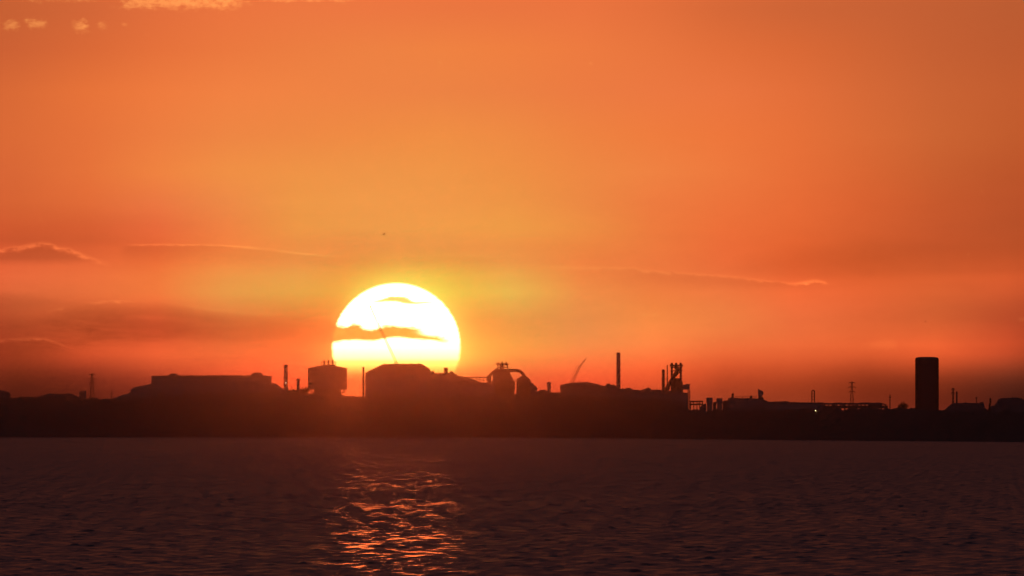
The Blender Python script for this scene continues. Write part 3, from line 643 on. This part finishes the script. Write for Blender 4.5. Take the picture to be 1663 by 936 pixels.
for p in (526.2, 533, 540):
    x = a.x(p); m = MB().box(x - .8, x + .8, cy - .8, cy + .8, a.z(592.6), a.z(585.2)); m.tube((x, cy, a.z(585.4)), (x, cy, a.z(583.6)), .3, .15, 6)
    m.box(x - 1.9, x + 1.9, cy - .4, cy + .4, a.z(588.8), a.z(587.6)); m.tube((x - 1.7, cy, a.z(588)), (x - 1.7, cy, a.z(585.6)), .2, .15, 5); m.tube((x + 1.7, cy, a.z(588)), (x + 1.7, cy, a.z(585.9)), .2, .15, 5)
    m.build('vent_mast', 'dark', t)
m = MB()
for p in (521.4, 544.6): MB().tube((a.x(p), cy, a.z(595.5)), (a.x(p), cy, a.z(587)), .3, None, 5).box(a.x(p - 1.6), a.x(p + 1.6), cy - .2, cy + .2, a.z(588), a.z(587.5)).build('aerial', 'dark', t)
MB().box(a.x(515), a.x(517.5), cy - 2, cy + 2, a.z(597.2), a.z(594.4)).build('roof_hatch', 'dark', t)

chimney('thin slender stack standing close to the left wall of the hall under the sun', 590.3, 597, 3.0, d=15330, cap=1.3, rings=5, mat_='steel')

# hall under the sun
r, a, g = shed('great_hall', 'tall hall with a wide hipped roof, right under the setting sun', 'industrial hall', 15400,
   [(593.3,606),(600,602.2),(611,596.8),(622.5,591.6),(650,591.2),(685,591),(690,594.3),(697.5,598.8),(699,604.5)], 70, 606, amp=.15, step=12, plant=False)
for p, w_, h in ((640.6, 1.7, 2.2), (644.8, 1.5, 1.9), (654, 1.5, 1.8), (667.3, 1.8, 2.2), (679.8, 1.7, 2.0), (624, 1.5, 1.0)):
    MB().lathe(a.x(p), a.d + 30, [(w_ * .35 * a.u, a.z(591.8)), (w_ * .35 * a.u, a.z(591 - h * .5)), (w_ * .62 * a.u, a.z(591 - h * .55)), (w_ * .5 * a.u, a.z(591 - h))], 12).build('roof_vent', 'dark', r)
for p in (610, 640, 670): MB().box(a.x(p) - 4, a.x(p) + 4, a.d - .12, a.d - .02, g + 1, g + 10).build('door', 'dark', r)
r, a, g = shed('low_shed', 'lower flat shed joining the right side of the tall hall', 'shed', 15405,
   [(699.2,604.3),(702,602.8),(704.6,603.2),(705.5,606),(712,606.2),(720,605.8),(729.5,606),(731,603.4),(735.6,603.6),(736.5,606),(739,607),(743,610),(748,611.3)], 50, 612, amp=.2)
chimney('squat square-shouldered stack on the low shed right of the tall hall', 724.2, 598, 6.0, d=15420, cap=1.15, rings=0, mat_='steel')
r, a, g = shed('stockhouse', 'sloping stockhouse below the conveyor trestle', 'shed', 15395,
   [(748.3,611.6),(756,612.8),(763,614.2),(771,617.6),(782,621),(795,623),(804,623.4)], 45, 625, amp=.3, plant=False)

# conveyor trestle
a = At(15410); g = a.g(772) - 1; t = thing('conveyor_trestle', 'open lattice conveyor trestle between the low shed and the left blast furnace', 'conveyor', a, 774, None, g)
m = MB(); y0, y1 = a.d + 6, a.d + 10
for yy in (y0, y1):
    m.box(a.x(752), a.x(796), yy - .3, yy + .3, a.z(613.2), a.z(612.2)); m.box(a.x(764), a.x(796), yy - .25, yy + .25, a.z(617.6), a.z(616.9))
    pts = np.arange(757, 797, 5.6)
    for i, p in enumerate(pts):
        m.tube((a.x(p), yy, a.z(613)), (a.x(p), yy, a.z(626)), .34, None, 5)
m.build('truss', 'steel', t)
m = MB()
for p in np.arange(757, 797, 4.4): m.box(a.x(p) - .4, a.x(p) + .4, y0, y0 + .8, g, a.z(622))
m.build('trestle_legs', 'steel', t)
MB().box(a.x(756), a.x(796), y0 + .4, y1 - .4, a.z(614), a.z(613.25)).build('belt_gallery', 'roof', t)

# left blast furnace
a = At(15400); g = a.g(817) - 1; t = thing('blast_furnace', 'blast furnace with a curved downcomer pipe and crowned top, right of the sun', 'blast furnace', a, 817, 'blast furnaces', g)
cx = a.x(817); cy = a.d + 14; u = a.u
MB().lathe(cx, cy, [(18.5 * u, g), (18.5 * u, a.z(640)), (19 * u, a.z(634)), (19.5 * u, a.z(625)), (19.2 * u, a.z(621)), (14.5 * u, a.z(613)), (11.5 * u, a.z(608)), (10.2 * u, a.z(600.5))], 28).build('stack', 'steel', t)
m = MB().box(a.x(807), a.x(825.5), cy - 5, cy + 5, a.z(601.5), a.z(599.6)); m.build('top_platform', 'dark', t)
m = MB()
for p in (808.3, 814.2, 817.5, 824.2):
    for yy in (cy - 4, cy + 4): m.tube((a.x(p), yy, a.z(600)), (a.x(p), yy, a.z(591)), .55, None, 5)
for y in (596.8, 592.9):
    for yy in (cy - 4, cy + 4): m.box(a.x(807), a.x(825.5), yy - .35, yy + .35, a.z(y) - .5, a.z(y) + .5)
m.box(a.x(811.5), a.x(818), cy - 2, cy + 2, a.z(600), a.z(592)); m.build('head_frame', 'dark', t)
for p, yt in ((809.5, 587.6), (815.5, 586.9), (822, 587.2)):
    x = a.x(p); m = MB().tube((x, cy, a.z(593)), (x, cy, a.z(yt)), .8, .35, 8); m.ball((x, cy, a.z(590.8)), 1.3, 8, 6); m.box(x - 2.1, x + 2.1, cy - .4, cy + .4, a.z(591.2), a.z(590.2)); m.build('bleeder_valve', 'dark', t)
m = MB()
for p in (805.8, 826.2): m.tube((a.x(p), cy, a.z(592.5)), (a.x(p), cy, a.z(589.6)), .25, None, 5); 
m.box(a.x(804.6), a.x(827.4), cy - .4, cy + .4, a.z(592.2), a.z(591.6)); m.build('top_rail', 'dark', t)
m = MB().path([(a.x(808), cy, a.z(600.4)), (a.x(801), cy - 2, a.z(604.4)), (a.x(795), cy - 4, a.z(610.5)), (a.x(793.2), cy - 5, a.z(613))], [1.7, 1.5, 1.4, 1.3], 10); m.build('uptake_pipe', 'steel', t)
pts = [(826, 602.1), (833, 601.7), (839.5, 601.7), (844.5, 603.2), (848.2, 606.1), (850.4, 609.5), (851.2, 613.5)]
m = MB().path([(a.x(p), cy, a.z(y)) for p, y in pts], [1.75] * 7, 14); m.build('downcomer', 'steel', t)
m = MB().box(a.x(800.3), a.x(806.8), cy - 8, cy + 8, g, a.z(607)); m.prism([(a.x(800.3), a.z(607)), (a.x(806.8), a.z(607)), (a.x(806.8), a.z(601.8))], cy - 8, cy + 8); m.build('hoist_house', 'clad', t)
m = MB()
for yy in (cy - 7, cy + 7): m.tube((a.x(793.5), yy, a.z(624)), (a.x(793.5), yy, a.z(612)), .5, None, 5); m.tube((a.x(793.5), yy, a.z(618.5)), (a.x(800.5), yy, a.z(621.5)), .3, None, 4)
m.box(a.x(791.5), a.x(797.2), cy - 7, cy + 7, a.z(622), a.z(611.4)) ; m.build('stair_tower', 'dark', t)
m = MB()
for y in (612, 620, 630): m.lathe(cx, cy, [((12 if y < 615 else 19.6) * u + 1, a.z(y)), ((12 if y < 615 else 19.6) * u + 1, a.z(y) + .35)], 24)
m.build('gallery', 'dark', t)

# dust catcher
t = thing('dust_catcher', 'bulbous dust catcher vessel at the foot of the curved pipe', 'dust catcher', a, 851, None, a.g(851) - 1)
g = t.location.z; cx = a.x(850.3)
MB().lathe(cx, cy, [(11.4 * u, g), (11.4 * u, a.z(618.5)), (11.0 * u, a.z(616)), (9 * u, a.z(614.5)), (6.0 * u, a.z(612.8)), (3.6 * u, a.z(611.4))], 26).build('vessel', 'steel', t)
m = MB().lathe(cx, cy, [(11.8 * u, a.z(619.6)), (11.8 * u, a.z(618.6))], 26); m.build('gallery', 'dark', t)
r, a, g = shed('cast_house', 'stepped cast house right of the dust catcher', 'industrial building', 15390, [(861,620),(863,623),(866.2,622.4),(867.4,626),(871.5,628.2),(872.6,634.5)], 40, 635, amp=.2)
r, a, g = shed('low_shed', 'low shed between the cast house and the arched hall, behind the short chimney', 'shed', 15400, [(872.8,636.8),(876,634.6),(882,633.2),(886,633),(888,636.5),(896,637.6),(904,638),(906,637),(909.8,638)], 30, 639, amp=.25)
chimney('short chimney with a wide cap standing alone left of the arched hall', 891.6, 621.6, 5.4, d=15380, cap=1.32, rings=0)

# arched hall
r, a, g = shed('arched_hall', 'very long hall with a low arched roof, around the tall chimney', 'industrial hall', 15350,
   [(910.2,626),(912,625),(920,623.4),(932,621.6),(945,620.8),(956,621.2),(968,623.6),(978,626.6),(984,627.2),(985.5,623.6),(990,622.8),(991,625.2),(997,624.6),(1001,628),(1008,631.4),(1014,632),(1018.5,630),(1024,630.4),(1026,633),(1040,634),(1048,631.4),(1050,630.6),(1056.5,630.8),(1058,633.4),(1068,633),(1078,634.4),(1087,634.6)], 60, 640, amp=.3)
for p in (925, 955, 985, 1015, 1045): MB().box(a.x(p) - 3, a.x(p) + 3, a.d - .12, a.d - .02, g + 1, g + 8).build('door', 'dark', r)
chimney('tallest chimney, thick and straight, rising from the arched hall', 1004.4, 573.5, 6.2, d=15420, cap=1.04, rings=4)

# right blast furnace
a = At(15420); g = a.g(1100) - 1; u = a.u; cy = a.d + 12
t = thing('blast_furnace', 'blast furnace with an open square headframe and inclined skip bridge, right of the tallest chimney', 'blast furnace', a, 1099, 'blast furnaces', g)
MB().lathe(a.x(1100.5), cy, [(9 * u, g), (9 * u, a.z(634)), (8.5 * u, a.z(622)), (6.5 * u, a.z(616)), (3.5 * u, a.z(614.4))], 22).build('stack', 'steel', t)
m = MB()
for p, w_ in ((1091.2, 3.3), (1105.8, 3.0)):
    for yy in (cy - 7, cy + 7): m.box(a.x(p - w_ / 2), a.x(p + w_ / 2), yy - 1, yy + 1, g, a.z(593.5))
m.build('tower_column', 'dark', t)
m = MB()
for y, h in ((593.6, .7), (596.8, .6), (602.4, .5)):
    for yy in (cy - 7, cy + 7): m.box(a.x(1089.2), a.x(1108.4), yy - 1.3, yy + 1.3, a.z(y) - h, a.z(y) + h)
m.box(a.x(1095.6), a.x(1101.5), cy - 3, cy + 3, a.z(600.5), a.z(595)); m.build('head_frame', 'dark', t)
for p in (1091.4, 1098.2, 1105.6):
    x = a.x(p); m = MB().tube((x, cy, a.z(596)), (x, cy, a.z(589.2)), 1.0, .5, 8); m.ball((x, cy, a.z(591.6)), 1.5, 8, 6); m.build('bleeder_valve', 'dark', t)
m = MB().box(a.x(1087.8), a.x(1110), cy - .5, cy + .5, a.z(595.2), a.z(594.4)); 
for p in (1088.6, 1109.2): m.tube((a.x(p), cy, a.z(595)), (a.x(p), cy, a.z(591.4)), .3, None, 5)
m.build('top_rail', 'dark', t)
m = MB().lattice((a.x(1081), cy, a.z(634.5)), (a.x(1102.5), cy, a.z(598)), 3.2, 3.0, .5, 12); m.tube((a.x(1081), cy, a.z(634.8)), (a.x(1102.5), cy, a.z(598.4)), 1.0, None, 6); m.build('skip_bridge', 'steel', t)
m = MB().tube((a.x(1093), cy - 5, a.z(612)), (a.x(1086), cy - 5, a.z(634)), .6, None, 6); m.build('brace', 'dark', t); m = MB().tube((a.x(1094), cy + 5, a.z(616)), (a.x(1105), cy + 5, a.z(603)), .6, None, 6); m.build('brace', 'dark', t)
m = MB().box(a.x(1094.5), a.x(1107.4), cy - 4, cy + 4, a.z(635), a.z(618.5)); m.build('stair_tower', 'dark', t)
for i, y in enumerate((600, 606, 611, 615)): MB().box(a.x(1103.9 - .4 * i), a.x(1108.6), cy - 3, cy - 1, a.z(y) - .25, a.z(y) + .25).build('gallery', 'dark', t)
chimney('thick dark stack just left of the open headframe', 1077.4, 601, 4.4, d=15440, cap=1.08, rings=3, mat_='steel')
chimney('needle-thin stack between the thick stack and the open headframe', 1083.8, 593.8, 1.5, d=15450, cap=1.3, rings=2, mat_='steel')
r, a, g = shed('furnace_house', 'tall dark furnace house under the open headframe, ending in a sheer right wall', 'industrial building', 15345,
   [(1087.3,634.8),(1096,635),(1104,635.2),(1110,637.6),(1116.6,638.6)], 50, 640, amp=.2)
a = At(15360); g = a.g(1121) - 1; t = thing('transfer_tower', 'boxy transfer tower on lattice legs clinging to the furnace house', 'conveyor tower', a, 1115, None, g)
MB().box(a.x(1108.8), a.x(1120.2), a.d, a.d + 8, a.z(633), a.z(625)).build('cabin', 'clad', t)
MB().box(a.x(1113.5), a.x(1121), a.d + 2, a.d + 6, a.z(625), a.z(624)).build('roof', 'roof', t)
m = MB()
for yy in (a.d + .5, a.d + 7.5):
    for p in (1117.4, 1120.4): m.tube((a.x(p), yy, g), (a.x(p), yy, a.z(633)), .42, None, 5)
    for k in range(7): m.tube((a.x(1117.4), yy, a.z(633 + 5 * k)), (a.x(1120.4), yy, a.z(638 + 5 * k)), .28, None, 4); m.tube((a.x(1117.4), yy, a.z(638 + 5 * k)), (a.x(1120.4), yy, a.z(638 + 5 * k)), .28, None, 4)
m.build('lattice_tower', 'dark', t)

# right flat part
a = At(15380); g = a.g(1132) - 1; t = thing('pipe_rack', 'low open pipe rack right of the furnace house', 'pipe rack', a, 1132, None, g)
m = MB()
for yy in (a.d, a.d + 6):
    for p in (1121.5, 1126.8, 1132, 1136.6, 1141): m.tube((a.x(p), yy, g), (a.x(p), yy, a.z(652.2)), .5, None, 5)
    for y in (652.6, 657.6): m.box(a.x(1120.5), a.x(1142), yy - .3, yy + .3, a.z(y) - .35, a.z(y) + .35)
    for p in (1121.5, 1132): m.tube((a.x(p), yy, a.z(657.4)), (a.x(p + 5), yy, a.z(652.8)), .25, None, 4)
m.build('frame', 'steel', t)
for k, (y, rr) in enumerate(((651.9, .6), (657, .8))): MB().tube((a.x(1120.5), a.d + 2 + k * 2, a.z(y)), (a.x(1142), a.d + 2 + k * 2, a.z(y)), rr, None, 8).build('pipe', 'steel', t)
shed('small_shed', 'small step-roofed shed right of the pipe rack', 'shed', 15370, [(1136.5,663),(1139,659.5),(1142,657),(1147,655.6)], 16, 665, amp=.2)
for i, (p0, p1, yt, lb) in enumerate(((1147.2, 1157.4, 646, 'left one of two matching square bunker towers'), (1163.4, 1173.4, 647, 'right one of two matching square bunker towers'))):
    a = At(15370); g = a.g(p0) - 1; t = thing('bunker_tower', lb, 'bunker tower', a, (p0 + p1) / 2, 'square bunker towers', g)
    MB().box(a.x(p0 + 1), a.x(p1 - .6), a.d, a.d + 8, g, a.z(yt + 9)).build('base', 'brick', t)
    MB().box(a.x(p0), a.x(p1), a.d - .5, a.d + 8.5, a.z(yt + 9), a.z(yt + .6)).build('bunker', 'clad', t)
    MB().box(a.x(p0 + .6), a.x(p1 - .8), a.d, a.d + 8, a.z(yt + .6), a.z(yt)).build('roof', 'roof', t)
shed('low_shed', 'low link shed between the two square bunker towers', 'shed', 15375, [(1157.6,655),(1159,653.4),(1163.2,652.8)], 10, 656, amp=.2)
shed('low_shed', 'low shed between the right bunker tower and the flat block', 'shed', 15374, [(1173.6,653),(1176,651),(1180,650.4),(1183,650.6)], 12, 654, amp=.2)
r, a, g = shed('flat_block', 'flat dark block with a walkway rail on the roof', 'industrial building', 15360, [(1183.2,646.8),(1192,646.4),(1206,647.2),(1220,646.8),(1231,648),(1241.5,649.2)], 30, 650, amp=.25)
m = MB()
for p in np.arange(1194, 1229, 3.4): m.tube((a.x(p), a.d + 4, a.z(647.5)), (a.x(p), a.d + 4, a.z(644.2)), .13, None, 4)
m.box(a.x(1193), a.x(1229), a.d + 3.8, a.d + 4.2, a.z(644.5), a.z(644)); m.build('rail', 'dark', r)
MB().box(a.x(1218), a.x(1222), a.d + 8, a.d + 12, a.z(647.4), a.z(643)).build('roof_cabin', 'dark', r)
chimney('short square stack on the left end of the flat block', 1190, 639.8, 3.4, d=15372, cap=1.05, rings=0, mat_='steel')
a = At(15385); g = a.g(1236) - 1; t = thing('hopper_head', 'tilted hopper head poking above the right end of the flat block', 'hopper', a, 1236, None, g)
MB().prism([(a.x(1231.0), a.z(631.8)), (a.x(1233.6), a.z(633.4)), (a.x(1238.6), a.z(635.4)), (a.x(1239.8), a.z(637.2)), (a.x(1239.6), a.z(641.4)), (a.x(1237.4), a.z(643.4)), (a.x(1231.2), a.z(643.2))], a.d - 3, a.d + 3).build('hood', 'clad', t)
m = MB().prism([(a.x(1231.4), g), (a.x(1231.4), a.z(643.2)), (a.x(1236.6), a.z(643.2)), (a.x(1239.8), a.z(646)), (a.x(1239.8), g)], a.d - 2.6, a.d + 2.6); m.build('chute', 'steel', t)

r, a, g = shed('long_shed', 'long low shed with an uneven roof, right of the hopper head', 'shed', 15300,
   [(1241.7,649.6),(1246,652.2),(1254,652.8),(1266,652.2),(1277,651.8),(1283,653.4),(1300,653.8),(1318,654),(1338,654)], 40, 656, amp=.35)
a = At(15290); g = a.g(1392) - 1; t = thing('pipe_bridge', 'long low pipe bridge with slit openings, under the right-hand pylon', 'pipe bridge', a, 1392, None, g)
top = rough_top(a, [(1338.3,654.6),(1350,655),(1356,654.2),(1372,654.6),(1392,655),(1400,654),(1418,654.4),(1427,653.8),(1436,656),(1442,661)], .4, 4)
MB().prism([(top[0][0], a.z(657.6))] + [(x, max(z, a.z(657.5))) for x, z in top[:-1]] + [(top[-1][0], a.z(657.6))], a.d, a.d + 7).build('deck', 'roof', t)
MB().box(a.x(1338.3), a.x(1442), a.d, a.d + 7, a.z(663.4), a.z(658.9)).build('lower_deck', 'steel', t)
m = MB()
for p in np.arange(1339, 1442, 6.6): m.box(a.x(p) - .7, a.x(p) + .7, a.d + .2, a.d + 6.8, g, a.z(657.6))
m.box(a.x(1410), a.x(1431), a.d + .3, a.d + 6.7, a.z(659.5), a.z(657.5))
for p in (1352, 1368, 1389): m.box(a.x(p), a.x(p + 5), a.d + .3, a.d + 6.7, a.z(659.5), a.z(657.5))
m.build('bridge_frame', 'dark', t)

a = At(15500); g = a.g(1320.5) - 1; t = thing('flare_loop', 'narrow twin pipe with a rounded top standing alone above the long low shed', 'pipe loop', a, 1320.5, None, g)
cx = a.x(1320.6); rr = 2.1 * a.u; zt = a.z(636.4)
pts = [(cx - rr, a.d, g), (cx - rr, a.d, zt)] + [(cx - rr * math.cos(q), a.d, zt + rr * math.sin(q)) for q in (.5, 1.0, 1.57, 2.14, 2.64)] + [(cx + rr, a.d, zt), (cx + rr, a.d, g)]
MB().path(pts, [.6] * len(pts), 8).build('pipe', 'steel', t)
m = MB()
for y in (640, 644.5, 649): MB().box(cx - rr, cx + rr, a.d - .3, a.d + .3, a.z(y) - .25, a.z(y) + .25).build('rung', 'dark', t)

pylon('pylon with clear crossarms standing above the low pipe bridge', 1383.5, 620.8, 9, 16800, 3, 1.1, r=.26)
mast('thin mast with one crossarm, left of the flat-topped tree', 1445.3, 641, 16500, .5, ((645.4, 2.2), (650, 1.4)))
tree('tree', 'flat-topped tree standing alone left of the tall dark holder', 'tree', 1466.5, 652.6, 17, 15200, ((0, .80, .55), (-.55, .66, .5), (.55, .66, .5), (-.2, .6, .6), (.25, .62, .6)))

# tall holder
a = At(15350); g = a.g(1506) - 1; t = thing('gas_holder', 'tall dark cylindrical gas holder with chamfered top, the largest block on the right', 'gas holder', a, 1506, None, g)
R = 18.5 * a.u; cx = a.x(1506); cy = a.d + R
MB().lathe(cx, cy, [(R, g), (R, a.z(583.2))], 40).build('shell', 'dark', t)
MB().lathe(cx, cy, [(R + .35, a.z(583.6)), (R + .3, a.z(582.6)), (R - .7, a.z(580.8)), (R * .6, a.z(579.9)), (R * .1, a.z(579.7))], 40).build('roof', 'roof', t)
for k in range(20):
    an = 6.2832 * k / 20; MB().tube((cx + (R + .2) * math.cos(an), cy + (R + .2) * math.sin(an), g), (cx + (R + .2) * math.cos(an), cy + (R + .2) * math.sin(an), a.z(583.5)), .3, None, 5).build('rib', 'dark', t)
for y in (592, 603, 614, 625, 636, 647, 658): MB().lathe(cx, cy, [(R + .7, a.z(y)), (R + .7, a.z(y) + .35)], 40).build('gallery', 'dark', t)

# far right
r, a, g = shed('hipped_shed', 'low shed with sloping ends, second building right of the tall holder', 'shed', 15200,
   [(1534,667.6),(1541,661),(1547,656),(1551,654.8),(1560,655),(1567,654.2),(1576,654.8),(1587,654.9),(1592,655.6),(1593.5,653.4),(1597,653.2),(1598,657),(1599.5,662.6),(1606,668)], 40, 668, amp=.25)
r['label'] = 'low shed with sloping ends, right of the tall holder'
pylon('taller of two lattice masts right of the tall holder', 1547.8, 631, 4.6, 16300, 2, 1.0, r=.34)
mast('shorter thick mast beside the taller lattice one, right of the tall holder', 1553.8, 636, 16200, .8, ((639, 1.6), (644, 1.4)))
mast('faint short mast above the roof of the shed with sloping ends', 1585.8, 645, 16400, .4, ((646.6, 2.2),))
tree('tree', 'small windblown tree leaning right, between the last two sheds', 'tree', 1603.5, 648.5, 7, 15150, ((.15, .86, .55), (-.3, .6, .35), (.0, .42, .3)), lean=.18)
r, a, g = shed('gabled_shed', 'last big shed with a humped roof, cut by the right edge of the picture', 'shed', 15180,
   [(1606,666),(1608,661.6),(1612,659.4),(1617,658.8),(1619.6,655),(1622.5,649.8),(1627,647),(1636,646.4),(1652,646),(1658,647.2),(1664,650.4),(1672,655),(1690,660)], 40, 666, amp=.25)

# cranes
def crane(label, d, foot, tip, jib, w, rr, ropes):
    a = At(d); g = a.g(foot[0]) - 1; t = thing('crane', label, 'crane', a, foot[0], 'lattice boom cranes', g)
    F = (a.x(foot[0]), d, a.z(foot[1])); T = (a.x(tip[0]), d, a.z(tip[1])); J = (a.x(jib[0]), d, a.z(jib[1])); s_ = 1 if T[0] > F[0] else -1
    # the boom carries on down to the crane's body on the ground behind the halls
    k = (F[2] - (g + 3)) / (T[2] - F[2]); B = (F[0] - (T[0] - F[0]) * k, d, g + 3)
    L = math.dist(B, T); MB().lattice(B, T, w, w * .7, rr, max(8, int(L / (w * 2.2)))).build('boom', 'steel', t)
    MB().lattice(T, J, w * .55, w * .25, rr * .7, 8).build('jib', 'steel', t)
    m = MB().box(B[0] - 4, B[0] + 4, d - 3, d + 3, g + 2, g + 6); m.box(B[0] - s_ * 9 - 2, B[0] - s_ * 9 + 2, d - 3, d + 3, g + 2.2, g + 5.5); m.build('cab', 'clad', t)
    m = MB().box(B[0] - 5, B[0] + 5, d - 4.5, d - 2.5, g, g + 2); m.box(B[0] - 5, B[0] + 5, d + 2.5, d + 4.5, g, g + 2); m.build('crawler_track', 'dark', t)
    for p, q, r_ in ropes: MB().tube((a.x(p[0]), d, a.z(p[1])), (a.x(q[0]), d, a.z(q[1])), r_, None, 5).build('hoist_rope', 'dark', t)
    return t
crane('tall crane whose boom leans left across the face of the sun', 17200, (645, 592), (612.8, 524), (600.8, 497), 2.6, .31,
      [((601, 498), (598.6, 545), .10), ((604, 496.5), (600.5, 498), .5)])
crane('smaller crane whose boom leans right above the arched hall', 16600, (929, 622), (941.3, 596), (951.4, 583), 3.0, .26,
      [((941.3, 596), (937, 593.6), .2), ((937, 593.6), (925.5, 621.5), .15), ((937, 593.6), (936.6, 600), .1)])

# foreshore lamp
d_ = float(shore(1324)) + 235; a = At(d_); g = a.g(1324.5)
t = thing('lamp_post', 'lit yellowish lamp low on the dark shore at the right', 'lamp post', a, 1324.5, None, g)
MB().tube((a.x(1324.5), d_, g), (a.x(1324.5), d_, max(a.z(675.6), g + 2)), .12, .09, 8).build('pole', 'dark', t)
MB().ball((a.x(1324.5), d_ - .2, max(a.z(675), g + 2.4)), .40, 10, 8, 1, 1, .8).build('lamp_head', 'lamp', t)
d_ = float(shore(1367)) + 255; a = At(d_); g = a.g(1367)

# birds
def bird(label, px, py, d, span, bank, group='birds in the sky'):
    a = At(d); c = Vector((a.x(px), d, a.z(py))); o = thing('bird', label, 'bird', a, px, group, c.z)
    m = MB(); S = span / 2
    m.ball(tuple(c), .11 * span, 10, 8, 1.9, .8, .75); m.ball((c.x - .2 * span, c.y, c.z + .02 * span), .055 * span, 8, 6)
    m.add([(c.x - .25 * span, c.y, c.z + .02 * span), (c.x - .31 * span, c.y, c.z), (c.x - .25 * span, c.y, c.z - .01 * span)], [(0, 1, 2)])
    m.add([(c.x + .15 * span, c.y - .04 * span, c.z), (c.x + .15 * span, c.y + .04 * span, c.z), (c.x + .34 * span, c.y + .06 * span, c.z + .0), (c.x + .34 * span, c.y - .06 * span, c.z)], [(0, 1, 2, 3)])
    m.build('body', 'feather', o)
    for s_ in (-1, 1):
        w_ = MB(); pr = [(0, .0, .22), (.45, .16, .20), (.8, .12, .13), (1.0, .02, .03)]; vs = []
        for f, h, ch in pr:
            y = c.y + s_ * f * S * .75; x = c.x - .03 * span + f * .10 * span + (s_ * bank) * f * S * .5; z = c.z + h * S + s_ * bank * f * S * .55
            for dz_ in (.012, -.012): vs += [(x - ch * span * .5, y, z + dz_ * span), (x + ch * span * .5, y, z + dz_ * span)]
        fs = []
        for k in range(3):
            o_ = k * 4; fs += [(o_, o_ + 1, o_ + 5, o_ + 4), (o_ + 2, o_ + 6, o_ + 7, o_ + 3), (o_, o_ + 4, o_ + 6, o_ + 2), (o_ + 1, o_ + 3, o_ + 7, o_ + 5)]
        w_.add(vs, fs); w_.build('wing', 'feather', o)
bird('dark bird gliding high above the sun', 623.5, 380.6, 2600, .95, .6)
bird('faint distant bird above and right of the tall holder', 1503, 522.5, 5200, 1.1, .4)
